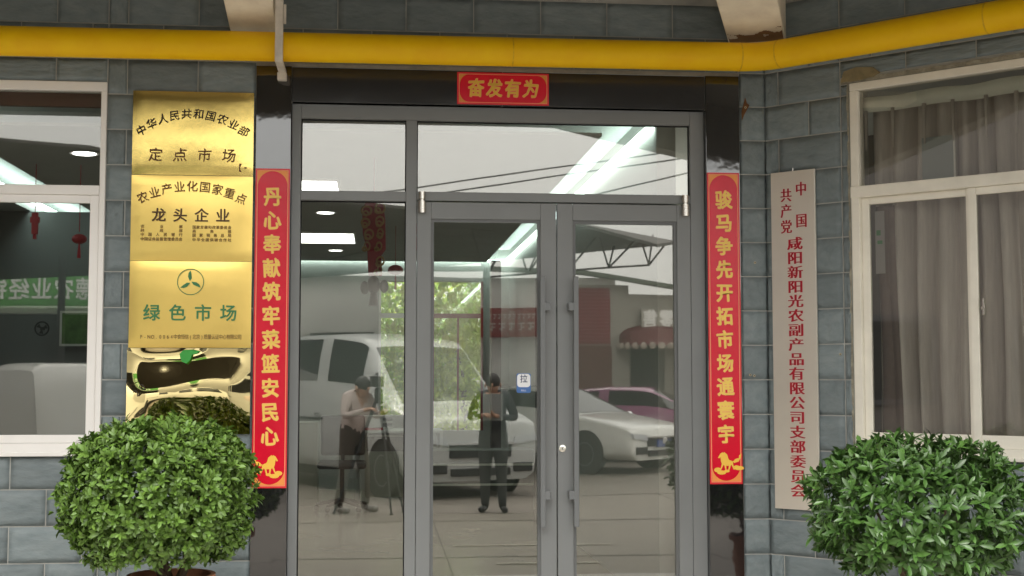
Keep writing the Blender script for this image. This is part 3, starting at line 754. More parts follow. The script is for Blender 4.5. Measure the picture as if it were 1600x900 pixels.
shrub('potted_shrub', (-1.07, 6.75, .995), (.450, .43, .350), 'round light green potted shrub standing under the brass plaques', LEAFA, .040, .0165, 3000, 7, 3,
      (-1.0, 6.75), .20, .605, upright=.25, trunk=5)
shrub('potted_shrub', (2.59, 6.30, .935), (.48, .45, .325), 'darker looser potted shrub standing before the angled wall and curtained window', LEAFB, .066, .020, 900, 8, 11,
      (2.66, 6.30), .20, .47, upright=.45, trunk=4, lean=0)

# ================================================================ INSIDE THE OFFICE
X0, X1, YB = -7.5, 1.70, 17.4
prop(box('room_floor', ROOMFLOOR, X0, 4.5, D + .11, YB, FL - .1, FL - .001), kind='structure')
b = MB(); b.box(X0, -3.1, D + .25, YB, 3.06, 3.12); b.box(-2.55, 1.36, D + .25, 16.9, 3.05, 3.07)
part(b, 'room_ceiling', ROOMCEIL)
part(MB().box(X0, 4.5, D + .24, YB, 3.26, 3.30), 'upper_ceiling', mat('white_upper_ceiling', (.7, .72, .7), .8))
part(MB().box(X1, X1 + .12, D + .25, YB, FL, 3.258), 'partition_wall', ROOMWALL)
b = MB(); b.box(X0, 0, YB, YB + .2, FL, 3.258); b.box(0, .36, YB, YB + .2, FL, 1.1); b.box(0, .36, YB, YB + .2, 2.84, 3.258); b.box(.36, .69, YB, YB + .2, FL, 3.258)
b.box(.69, 1.36, YB, YB + .2, FL, .9); b.box(.69, 1.36, YB, YB + .2, 2.84, 3.258); b.box(1.36, X1, YB, YB + .2, FL, 3.258)
b.box(X0 - .1, X0, D + .25, YB, FL, 3.258)
part(b, 'rear_wall', ROOMWALL)
part(MB().box(X1 - .06, X1 - .004, D + .3, YB, 3.10, 3.12).box(-3.098, -3.04, D + .3, YB, 3.125, 3.145).box(-3.0, X1 - .07, YB - .06, YB - .004, 3.10, 3.12), 'cove_strip', COVE)
part(MB().box(X0, CX, D + .245, D + .35, 3.28, 3.5), 'inner_lintel', ROOMWALL)
def backwin(x0, x1, z0, red):
    b = MB(); m = mat('red_window_frame', (.28, .03, .03), .5) if red else WHITEPVC
    b.box(x0, x0 + .03, YB + .02, YB + .08, z0, 2.84); b.box(x1 - .03, x1, YB + .02, YB + .08, z0, 2.84)
    b.box(x0 + .03, x1 - .03, YB + .02, YB + .08, 2.36, 2.42)
    if red: b.box((x0 + x1) / 2 - .005, (x0 + x1) / 2 + .02, YB + .021, YB + .079, z0, 2.36)
    o = part(b, 'window', m); MB().box(x0 + .03, x1 - .03, YB + .045, YB + .05, z0, 2.84).build('glass_pane', WGLASS, o, Matrix())
backwin(0, .36, 1.1, False); backwin(.69, 1.36, .9, True)
part(MB().box(1.40, 1.52, 16.6, 16.8, FL, 3.05), 'column', mat('dark_column', (.07, .06, .06), .5))
# pelmet behind left window
part(MB().box(-3.4, -1.57, D + .13, D + .17, 3.145, 3.24), 'pelmet', BROWNWOOD)
# lamps
def led_panel(x, y, lx, ly, label):
    r = empty('ceiling_light', (x, y, 3.05), label, 'ceiling light', 'square ceiling light panels')
    b = MB(); b.box(-lx / 2, lx / 2, -ly / 2, ly / 2, -.012, -.002); b.build('diffuser', LED, r)
    b = MB(); t = .02
    b.box(-lx / 2 - t, lx / 2 + t, -ly / 2 - t, -ly / 2, -.016, -.001); b.box(-lx / 2 - t, lx / 2 + t, ly / 2, ly / 2 + t, -.016, -.001)
    b.box(-lx / 2 - t, -lx / 2, -ly / 2, ly / 2, -.016, -.001); b.box(lx / 2, lx / 2 + t, -ly / 2, ly / 2, -.016, -.001); b.build('frame', WHITEPVC, r)
led_panel(-.62, 10.3, .6, .6, 'square glowing ceiling panel near the door, seen in the small top pane')
led_panel(-.56, 14.1, .6, 1.0, 'glowing ceiling panel deeper in the room, seen through the side pane')
def downlight(x, y, label):
    r = empty('downlight', (x, y, 3.05), label, 'downlight', 'round recessed downlights')
    MB().lathe([(0, -.008), (.075, -.008), (.075, -.002)], 20).build('lens', LED, r); MB().lathe([(.078, -.002), (.095, -.006), (.098, -.001)], 24).build('trim_ring', WHITEPVC, r)
downlight(-.48, 12.0, 'round downlight above the glowing panel in the narrow side pane')
downlight(-.50, 15.5, 'smaller looking round downlight below the glowing panel in the side pane')
downlight(-1.945, 9.0, 'round downlight seen through the top pane of the left window')
# greenery behind the back windows
def far_tree(x, y, h, r0, label, seed):
    rnd = random.Random(seed); r = empty('garden_tree', (x, y, 0), label, 'tree', 'trees behind the back windows')
    MB().tube([(0, 0, 0), (.08, .05, h * .4), (-.05, 0, h * .75)], [.09, .07, .03], 8).build('trunk', BARK, r, smooth=True)
    b = MB(); vs, fs = leaf_geo(.10, .06)
    for k in range(3800):
        d_ = Vector((rnd.gauss(0, 1), rnd.gauss(0, 1), rnd.gauss(0, 1))).normalized() * (rnd.random() ** .35) * r0
        cl_ = Vector((rnd.choice([-.5, 0, .5]), 0, rnd.choice([-.7, 0, .6]))) * r0 * .5
        M = Matrix.Translation(Vector((0, 0, h * .6)) + d_ + cl_) @ Euler((rnd.uniform(0, 6), rnd.uniform(0, 6), rnd.uniform(0, 6))).to_matrix().to_4x4() @ Matrix.Scale(rnd.uniform(.7, 1.5), 4)
        b.add(vs, fs, M)
    o = b.build('crown', mat('sunlit_leaf_%d' % (seed % 2), ((.40, .62, .07), (.55, .66, .10))[seed % 2], .5, var=.35, scale=2), r, recalc=False); o['kind'] = 'stuff'
for k, (x, y, h, r0) in enumerate([(-.2, 22.4, 3.6, 1.5), (1.3, 21.6, 3.0, 1.2), (2.4, 23.5, 4.4, 1.7), (.5, 25.5, 5.0, 2.0)]):
    far_tree(x, y, h, r0, ['leafy tree behind the narrow left back window', 'bushy yellow green tree behind the red framed back window', 'tree at the right edge of the red framed back window', 'tall pale tree far behind between the two back windows'][k], k)
prop(box('garden_ground', mat('grass_soil', (.10, .14, .05), .9, var=.3, scale=3), -30, 30, YB + .3, 80, -.2, .02), kind='structure')
prop(box('garden_wall', mat('garden_wall', (.55, .53, .48), .9, var=.1, scale=2), -12, 12, 28, 28.2, 0, 2.2), 'pale garden wall behind the trees at the back', 'wall')
# hanging festival ornaments
RIB = mat('red_ribbon', (.33, .01, .02), .6); GLD = mat('gold_plastic', (.42, .25, .09), .4, metal=.3)
def torus(b, c, R, r0, n=16, k=6, sx=1, sz=1):
    vs = []; fs = []
    for i in range(n):
        a = 2 * pi * i / n
        for j in range(k):
            t = 2 * pi * j / k; q = R + r0 * cos(t); vs.append((c[0] + q * cos(a) * sx, c[1] + r0 * sin(t), c[2] + q * sin(a) * sz))
    for i in range(n):
        for j in range(k): i2 = (i + 1) % n; j2 = (j + 1) % k; fs.append((i * k + j, i2 * k + j, i2 * k + j2, i * k + j2))
    b.add(vs, fs)
r = empty('hanging_ornament', (-.035, 9.0, 3.05), 'long red and gold festival knot hanging inside the narrow side pane', 'ornament')
MB().tube([(0, 0, 0), (0, 0, -.30)], .004, 6).build('cord', RIB, r)
MB().plate([(-.06, -.30), (.06, -.30), (.075, -.42), (.08, -.62), (.05, -.66), (.055, -.80), (-.035, -.80), (-.045, -.62), (-.075, -.52), (-.08, -.38)], .01, .03).build('ribbon', RIB, r)
b = MB()
for (x, z, q) in ((-.045, -.36, .032), (.035, -.34, .034), (-.05, -.44, .034), (.045, -.43, .036), (-.03, -.52, .034), (.05, -.51, .034), (-.05, -.60, .026), (.03, -.60, .024), (.045, -.70, .034), (.035, -.76, .036)):
    torus(b, (x + .008 * sin(z * 90), -.005, z), q * (.75 + .3 * sin(z * 50) ** 2), .007, sx=.8 + .3 * cos(z * 70)); torus(b, (x - .012, -.012, z - .02), q * .5, .006)
b.build('gold_ring', GLD, r, smooth=True)
b = MB(); b.ell((-.06, 0, -.88), (.03, .03, .045)); b.ell((.07, 0, -.87), (.03, .03, .045)); b.ell((0, 0, -.86), (.045, .04, .06)); b.tube([(0, 0, -.9), (0, 0, -1.0)], [.02, .035], 8)
b.build('bell', mat('dark_bell', (.04, .03, .03), .4), r, smooth=True)
def lantern(x, y, z, label, s=1., kind=0):
    r = empty('hanging_lantern', (x, y, 3.05), label, 'lantern', 'small red hanging decorations'); L = z - 3.05
    MB().tube([(0, 0, 0), (0, 0, L + .05)], .003, 5).build('cord', RIB, r)
    b = MB()
    if kind == 0: b.ell((0, 0, L), (.075 * s, .075 * s, .05 * s))
    else: b.box(-.03 * s, .03 * s, -.01, .01, L - .10, L + .05); b.box(-.045 * s, .045 * s, -.012, .012, L - .02, L + .02)
    b.build('lantern_body', mat('red_lantern', (.30, .015, .02), .6), r, smooth=False)
    MB().tube([(0, 0, L - .05 * s), (0, 0, L - .19 * s)], [.006, .014], 6).build('tassel', RIB, r)
lantern(-2.376, 9.5, 2.66, 'narrow red hanging charm, left of the two seen through the left window', .7, 1)
lantern(-2.074, 9.5, 2.53, 'round red lantern with a tassel, right of the two in the left window', .7, 0)
lantern(.16, 13.0, 2.62, 'small dark red lantern against the green back window in the side pane', 1.0, 0)
lantern(.30, 10.5, 2.74, 'small red lantern at the right edge of the narrow side pane', .9, 0)
# desk, pedestal, chair, boxes, cabinet
OFF = mat('office_laminate', (.38, .37, .30), .5); OFFD = mat('office_dark', (.03, .03, .03), .5)
r = empty('office_desk', (.1, 15.2, FL), 'pale office desk with a drawer pedestal behind the narrow side pane', 'desk')
MB().box(-.36, .62, -.35, .35, .82, .85).build('desktop', mat('desk_white', (.55, .55, .52), .5), r, bevel=.004)
for x in (-.34, .58): MB().box(x, x + .035, -.33, .33, 0, .82).build('leg', mat('desk_white', (.55, .55, .52), .5), r)
MB().box(-.24, .22, -.30, .2, .12, .80).build('drawer_pedestal', OFF, r, bevel=.004)
MB().box(-.22, .20, -.305, -.300, .62, .78).build('drawer_front', mat('drawer_dark', (.12, .10, .08), .5), r)
MB().box(.28, .42, -.25, .2, .2, .78).build('computer_case', OFFD, r, bevel=.005)
r = empty('box_file', (-.05, 15.0, FL + .85), 'white box file with a red lower edge lying on the office desk', 'box')
MB().box(-.16, .10, -.12, .12, .03, .16).build('carton', mat('carton_white', (.6, .58, .55), .6), r); MB().box(-.165, .105, -.125, .125, 0, .03).build('red_edge', RIB, r)
r = empty('paper_stack', (.0, 15.35, FL + .85), 'stack of papers on the office desk behind the box file', 'papers')
for k in range(5): MB().box(-.15 + .01 * k, .17 - .008 * (k % 2), -.1, .12, .032 * k, .032 * k + .026).build('folder', mat('folder_%d' % (k % 2), ((.5, .5, .47), (.2, .2, .2))[k % 2], .6), r)
r = empty('office_chair', (-.38, 14.6, FL), 'black office chair on a swivel base beside the desk', 'chair')
MB().box(-.26, .26, -.25, .25, .46, .53).build('seat', OFFD, r, bevel=.03)
MB().box(-.24, .24, .22, .28, .58, 1.02).build('backrest', OFFD, r, bevel=.03)
MB().tube([(0, 0, .1), (0, 0, .46)], .025, 10).build('gas_lift', OFFD, r); MB().tube([(0, .2, .5), (0, .29, .7)], .02, 8).build('back_bracket', OFFD, r)
for k in range(5):
    a = 2 * pi * k / 5 + .4; f = MB().tube([(0, 0, .12), (.28 * cos(a), .28 * sin(a), .07)], [.025, .015], 8).build('base_arm', OFFD, r)
    MB().ell((.28 * cos(a), .28 * sin(a), .032), (.03, .02, .03), 10, 6).build('castor', OFFD, f, smooth=True)
r = empty('filing_cabinet', (-.95, 15.4, FL), 'beige low cabinet at the left edge of the side pane', 'cabinet')
MB().box(-.35, .28, -.25, .25, 0, .93).build('carcass', OFF, r, bevel=.004)
for k in range(2): MB().box(-.33 + .30 * k, -.05 + .30 * k, -.262, -.251, .03, .90).build('cabinet_door', OFF, r, bevel=.003)
r = empty('service_counter', (1.1, 14.2, FL), 'grey counter with two white rails behind the left door leaf', 'counter')
MB().box(-.62, .55, 0, .5, 0, .66).build('counter_body', mat('counter_grey', (.13, .13, .12), .6), r, bevel=.004)
for z in (.50, .29): MB().box(-.62, .55, -.02, -.002, z, z + .022).build('white_rail', mat('rail_white', (.7, .68, .6), .5), r)
# left room furniture seen through the left window
part(MB().box(-6.0, -2.3, 12.2, 12.3, FL, 3.05), 'partition_wall', mat('partition_grey', (.16, .165, .16), .8))
part(MB().box(-4.05, -3.62, 12.10, 12.199, FL, 2.65), 'inner_door', mat('dark_red_door', (.05, .018, .015), .5, var=.2, scale=6))
r = empty('framed_picture', (-2.66, 12.085, 1.85), 'green framed picture on the grey wall inside the left window', 'picture')
MB().box(-.13, .13, 0, .012, 0, .31).build('frame', mat('picture_frame', (.45, .44, .4), .5), r); MB().box(-.11, .11, -.002, -.0005, .02, .29).build('print', mat('picture_green', (.06, .13, .03), .5, var=.5, scale=9), r)
r = empty('wall_fan', (-2.92, 12.0, 2.0), 'small black wall fan left of the green picture inside the left window', 'fan'); r.scale = (.65, .65, .65)
b = MB(); torus0 = [(.09 * cos(a), 0, .09 * sin(a)) for a in [2 * pi * k / 16 for k in range(17)]]; b.tube(torus0, .012, 6); b.box(-.02, .02, -.01, .09, -.02, .02)
b.build('guard', OFFD, r)
for k in range(3):
    a = 2 * pi * k / 3; MB().plate([(0, 0), (.075 * cos(a), .075 * sin(a)), (.075 * cos(a + .8), .075 * sin(a + .8))], -.004, .004).build('blade', OFFD, r)
# right room behind the curtains
part(MB().box(-.4, 3.6, 1.6, 1.7, FL, 3.4), 'back_partition', mat('dark_room_wall', (.10, .095, .09), .9), M=RW)
part(MB().box(-.2, 3.6, .25, 1.6, 3.3, 3.34), 'side_room_ceiling', ROOMCEIL, M=RW)

# ================================================================ CURTAINS BEHIND THE RIGHT WINDOW
def curtain(x0, x1, z0, z1, y, label, seed, amp=.045, m=CURTAIN, per=.085, tape=True, flare=0):
    rnd = random.Random(seed)
    r = empty('curtain', (0, 0, 0), label, 'curtain', 'grey brown curtains behind the right window'); r.matrix_world = RW @ Matrix.Translation(((x0 + x1) / 2, y, z0))
    w = x1 - x0; H = z1 - z0; nx = int(w / .006); nz = 14
    ph = [0.]
    for i in range(nx): ph.append(ph[-1] + .006 / (per * rnd.uniform(.6, 1.5)) * 2 * pi)
    vs = []; fs = []
    for j in range(nz + 1):
        v = j / nz
        for i in range(nx + 1):
            x = -w / 2 + w * i / nx; pinch = (v ** 6)
            f = 1 - 2 * abs(sin(ph[i] / 2)) ** .55; f *= .75 + .25 * sin(ph[i] * .31 + seed)
            yy = f * amp * (1 - .35 * pinch) + .012 * sin(ph[i] * .37 + v * 3)
            vs.append((x + .01 * sin(v * 5 + i * .05), yy, H * v))
    for j in range(nz):
        for i in range(nx): a = j * (nx + 1) + i; fs.append((a, a + 1, a + nx + 2, a + nx + 1))
    b = MB(); b.add(vs, fs); o = b.build('drape', m, r, smooth=True, recalc=False)
    if tape:
        b = MB(); vs = []; fs = []; n = 60
        for i in range(n + 1):
            x = -w / 2 - .02 + (w + .04) * i / n; yy = -amp - .012 - .010 * abs(sin(i * .36)) ; dz = -.012 * abs(sin(i * .30)) ** 3
            vs += [(x, yy, H - .03 + dz * .6), (x, yy - .004, H + .060 + dz)]
        for i in range(n): a = 2 * i; fs.append((a, a + 2, a + 3, a + 1))
        b.add(vs, fs); o = b.build('heading_tape', TAPE, r, smooth=True, recalc=False)
        sm = o.modifiers.new('s', 'SOLIDIFY'); sm.thickness = .004
        b = MB(); x = -w / 2
        k = 0
        while x < w / 2:
            b.tube([(x, -amp - .010, H - .25), (x + .004, -amp - .016, H - .02)], [.004, .013], 6); x += .165 + .02 * (k % 2); k += 1
        b.build('pinch_pleat', m, r, smooth=True)
    return r
curtain(.60, 3.0, 1.15, 3.13, .20, 'pleated grey brown curtain with a white heading tape', 4, per=.125, amp=.095)
curtain(.64, .80, 1.15, 2.55, .13, 'narrow loose curtain end hanging at the left edge of the right window', 9, amp=.02, tape=False, m=mat('side_curtain', (.16, .12, .105), .85, var=.1, scale=20))
r = empty('leaning_board', (0, 0, 0), 'grey flat board standing behind the upper pane of the right window', 'board'); r.matrix_world = RW @ Matrix.Translation((1.02, .125, 2.60))
MB().box(-.10, .08, 0, .008, 0, .32).build('board', mat('pale_grey_board', (.3, .33, .33), .5), r); MB().box(.081, .09, 0, .008, 0, .34).build('edge_strip', WHITEPVC, r)
r = empty('wall_calendar', (0, 0, 0), 'narrow pale calendar strip with coloured marks at the edge of the right window', 'calendar'); r.matrix_world = RW @ Matrix.Translation((.675, .09, 2.16))
MB().box(-.028, .028, 0, .004, 0, .36).build('sheet', mat('calendar_grey', (.33, .31, .30), .6), r)
MB().box(-.02, .005, -.001, -.0003, .22, .25).box(-.015, .015, -.001, -.0003, .17, .19).build('printed_marks', GREENINK, r)

# ================================================================ BEHIND THE CAMERA (seen in the glass)
YO = -14
opp = empty('market_hall', (0, YO, 0), 'long pale market hall across the yard, mirrored in the door glass', 'building')
OM = Matrix.Translation((0, -YO, 0))
PALE = mat('pale_render', (.78, .77, .73), .85, var=.08, scale=.8); SHOPD = mat('shop_dark', (.03, .03, .03), .7)
b = MB(); b.box(-4.9, 5.3, YO - 5, YO, 0, 3.86); b.box(-25, -4.9, YO - 5, YO - .6, 0, 3.9); b.build('wall', PALE, opp, OM)
MB().box(4.3, 5.6, YO + .001, YO + .008, 0, 3.7).box(5.301, 12, YO - 5, YO, 0, 3.5).build('wall', mat('taupe_render', (.33, .31, .27), .85, var=.08, scale=.8), opp, OM)
MB().box(-25, -4.9, YO - .59, YO - .5, 0, 3.05).build('shop_opening_shade', SHOPD, opp, OM)  # flat dark sheet painting in the shade inside the open shops
MB().box(-25, -4.9, YO - .49, YO, 2.98, 3.10).build('canopy_slab', PALE, opp, OM)
b = MB(); cur = [(-1.9, 3.78), (0, 3.95), (2.3, 4.0), (4.5, 3.92), (6.7, 3.62), (9, 3.2)]
for k in range(len(cur) - 1):
    (xa, za), (xb, zb) = cur[k], cur[k + 1]; b.add([(xa, YO + .35, za), (xb, YO + .35, zb), (xb, YO + .35, zb + .09), (xa, YO + .35, za + .09), (xa, YO, za), (xb, YO, zb), (xb, YO, zb + .09), (xa, YO, za + .09)], [(0, 1, 2, 3), (4, 7, 6, 5), (0, 4, 5, 1), (3, 2, 6, 7)])
b.build('roof_edge', mat('green_grey_trim', (.10, .12, .09), .6), opp, OM)
for (x, w) in ((4.45, .72), (5.25, .0)):
    if w:
        b = MB()
        for k in range(16): b.box(x, x + w, YO + .02, YO + .05, 2.35 + .08 * k, 2.35 + .08 * k + .07)
        b.build('roller_shutter', mat('red_shutter', (.20, .02, .03), .5), opp, OM)
MB().box(4.4, 5.2, YO + .01, YO + .03, 0, 2.3).build('door', mat('brown_red_door', (.12, .04, .03), .5), opp, OM)
MB().box(5.62, 6.42, YO + .01, YO + .03, 0, 2.35).build('doorway', SHOPD, opp, OM)  # flat dark panel for the shade inside the opening
MB().box(-1.5, -.1, YO + .012, YO + .03, 1.0, 2.6).build('window', SHOPD, opp, OM)
def signboard(name, x0, x1, z0, z1, y, m, label, items, lm, bold=.015):
    r = empty(name, ((x0 + x1) / 2, y, z0), label, 'sign', rz=pi)
    w = x1 - x0; MB().box(-w / 2, w / 2, -.06, 0, 0, z1 - z0).build('panel', m, r, bevel=.004)
    if items: letters('lettering', items, lm, r, y=-.062, bold=bold)
    return r
# viewed from the building, text reads from +x to -x on this wall
WHT = mat('sign_white', (.88, .88, .85), .5)
signboard('shop_sign', -9.6, -5.0, 3.13, 3.88, YO + .12, mat('green_sign', (.11, .36, .08), .5), 'green shop sign across the yard, mirrored in the left window',
          [(ch, -1.05 + .465 * i, .36, .44, .50) for i, ch in enumerate('德农业经销')], WHT)
bn = signboard('shop_banner', 2.25, 3.85, 2.52, 3.18, YO + .12, mat('dull_red_banner', (.25, .03, .03), .6), 'dull red banner across the yard, mirrored beside the left door handle', None, WHT)
mk = MB(); rq = random.Random(5)
for (z, h_, n_) in ((.40, .12, 12), (.14, .18, 6)):
    for k in range(n_):
        x = -.66 + 1.32 * (k + .5) / n_; w_ = 1.32 / n_ * .36
        mk.box(x - w_, x + w_, -.064, -.061, z + h_ * .8, z + h_); mk.box(x - w_ * .15, x + w_ * .15, -.064, -.061, z, z + h_ * .79)
        mk.box(x - w_ * .9, x - w_ * .16, -.064, -.061, z + h_ * (.3 + .2 * rq.random()), z + h_ * .55); mk.box(x + w_ * .16, x + w_ * .8, -.064, -.061, z + h_ * .1, z + h_ * (.2 + .2 * rq.random()))
mk.build('worn_characters', mat('sign_pale', (.5, .45, .42), .6), bn)['kind'] = 'stuff'
signboard('shop_sign', 5.85, 6.65, 2.66, 3.16, YO + .10, MATS['taupe_render'], 'pale wall sign with two upright characters above the red awning', [('零', -.2, .25, .36, .46), ('售', .2, .25, .36, .46)], mat('sign_pale_grey', (.85, .84, .8), .5), .03)
r = empty('shop_awning', (6.3, YO, 2.3), 'red scalloped awning over the dark doorway, mirrored in the right door leaf', 'awning')
b = MB(); n = 14
for k in range(n):
    a0, a1 = pi * k / n, pi * (k + 1) / n
    for (t0, t1) in ((0, .5), (.5, 1)):
        f = lambda a, t: (-.95 * cos(a) , .75 * sin(a) * t + .02, .48 * (1 - t ** 2) * sin(a) ** .5 + .02)
        b.add([f(a0, t0), f(a1, t0), f(a1, t1), f(a0, t1)], [(0, 1, 2, 3)])
b.build('fabric', mat('awning_red', (.09, .008, .012), .7), r, smooth=True, recalc=False)
b = MB()
for k in range(n):
    a = pi * (k + .5) / n; b.ell((-.95 * cos(a), .77 * sin(a), .0), (.09, .02, .08), 8, 4)
b.build('scallop', mat('awning_pattern', (.35, .3, .25), .7), r)
# truss canopy
cv = empty('truss_canopy', (0, -9, 0), 'dark sheet canopy on a steel space truss, mirrored in the door leaves', 'canopy')
CM = Matrix.Translation((0, 9, 0))
near = [(-16, -5, 5.6), (-6.6, -5, 5.2), (-4.4, -5, 5.07), (-1.2, -5, 4.35), (3.0, -5, 3.99), (4.38, -5, 3.65)]
farp = [(-16, -13, 3.55), (-9.1, -13, 3.6), (-5, -13, 3.75), (-1.6, -13, 3.7), (3.4, -13, 4.22), (5.6, -9, 4.12)]
b = MB(); vs = [Vector(p) for p in near] + [Vector(p) for p in farp]; n = len(near)
b.add([tuple(v) for v in vs] + [tuple(v + Vector((0, 0, .05))) for v in vs], [(i, i + 1, i + 1 + n, i + n) for i in range(n - 1)] + [(i + 2 * n, i + 3 * n, i + 1 + 3 * n, i + 1 + 2 * n) for i in range(n - 1)]
      + [(i, i + 2 * n, i + 1 + 2 * n, i + 1) for i in range(n - 1)] + [(n - 1, 3 * n - 1, 4 * n - 1, 2 * n - 1)])
b.build('roof_sheet', mat('dark_canopy_sheet', (.07, .062, .058), .8), cv, CM)
TR = mat('truss_steel', (.05, .03, .03), .5)
top = [(1.6 + .75 * k, -7.5, 4.18 - .02 * k) for k in range(5)] + [(5.2, -8, 4.05)]
bot = [(1.9 + .75 * k, -8.2, 3.42 + .06 * k) for k in range(5)]
for i in range(len(bot)):
    for q in (top[i], top[i + 1]): MB().tube([bot[i], q], .018, 6).build('truss_bar', TR, cv, CM)
    if i: MB().tube([bot[i - 1], bot[i]], .02, 6).build('truss_bar', TR, cv, CM)
    MB().tube([bot[i], (bot[i][0] + .5, -10.2, bot[i][2] + .75)], .018, 6).build('truss_bar', TR, cv, CM)
for i in range(5): MB().tube([top[i], top[i + 1]], .02, 6).build('truss_bar', TR, cv, CM)
for x in (-6.0, 9.0 - 6.9): MB().tube([(x, -10.5, 0), (x, -10.5, 3.9)], .07, 10).build('post', TR, cv, CM)
# overhead wires
for k, (za, zb) in enumerate(((4.65, 6.85), (4.45, 6.70), (3.15, 6.78))):
    pts = []
    for i in range(21):
        t = i / 20; x = -4 + 14 * t; pts.append((x, -10, za + (zb - za) * t - .12 * 4 * t * (1 - t)))
    o = MB().tube(pts, .016, 5).build('overhead_wire', BLACK)
    prop(o, ['upper thin overhead wire mirrored across the wide top pane', 'second thin overhead wire just under the upper one in the top pane', 'lowest overhead wire at the right end of the top pane'][k], 'wire', 'overhead wires across the yard')
# side wing of the building complex, mirrored faintly in the angled window
wg = empty('side_wing', (-12.5, 2, 0), 'long grey wing building at the left side of the yard', 'building')
MB().box(-3, 0, -8, 9, 0, 9.5).build('wall', mat('wing_render', (.16, .145, .14), .85, var=.1, scale=1), wg)
MB().box(-3.1, .5, -8.1, 9.1, 9.5, 9.7).build('roof_edge', PALE, wg)
for k in range(4):
    f = MB().box(.0, .05, -5 + 3.4 * k, -3 + 3.4 * k, 1.1, 2.7).build('window', mat('wing_window_frame', (.09, .09, .10), .5), wg); MB().box(.051, .055, -4.9 + 3.4 * k, -3.1 + 3.4 * k, 1.2, 2.6).build('pane', SHOPD, f)

mat('chrome_trim', (.7, .7, .72), .12, metal=1); mat('black_trim', (.015, .015, .015), .6)
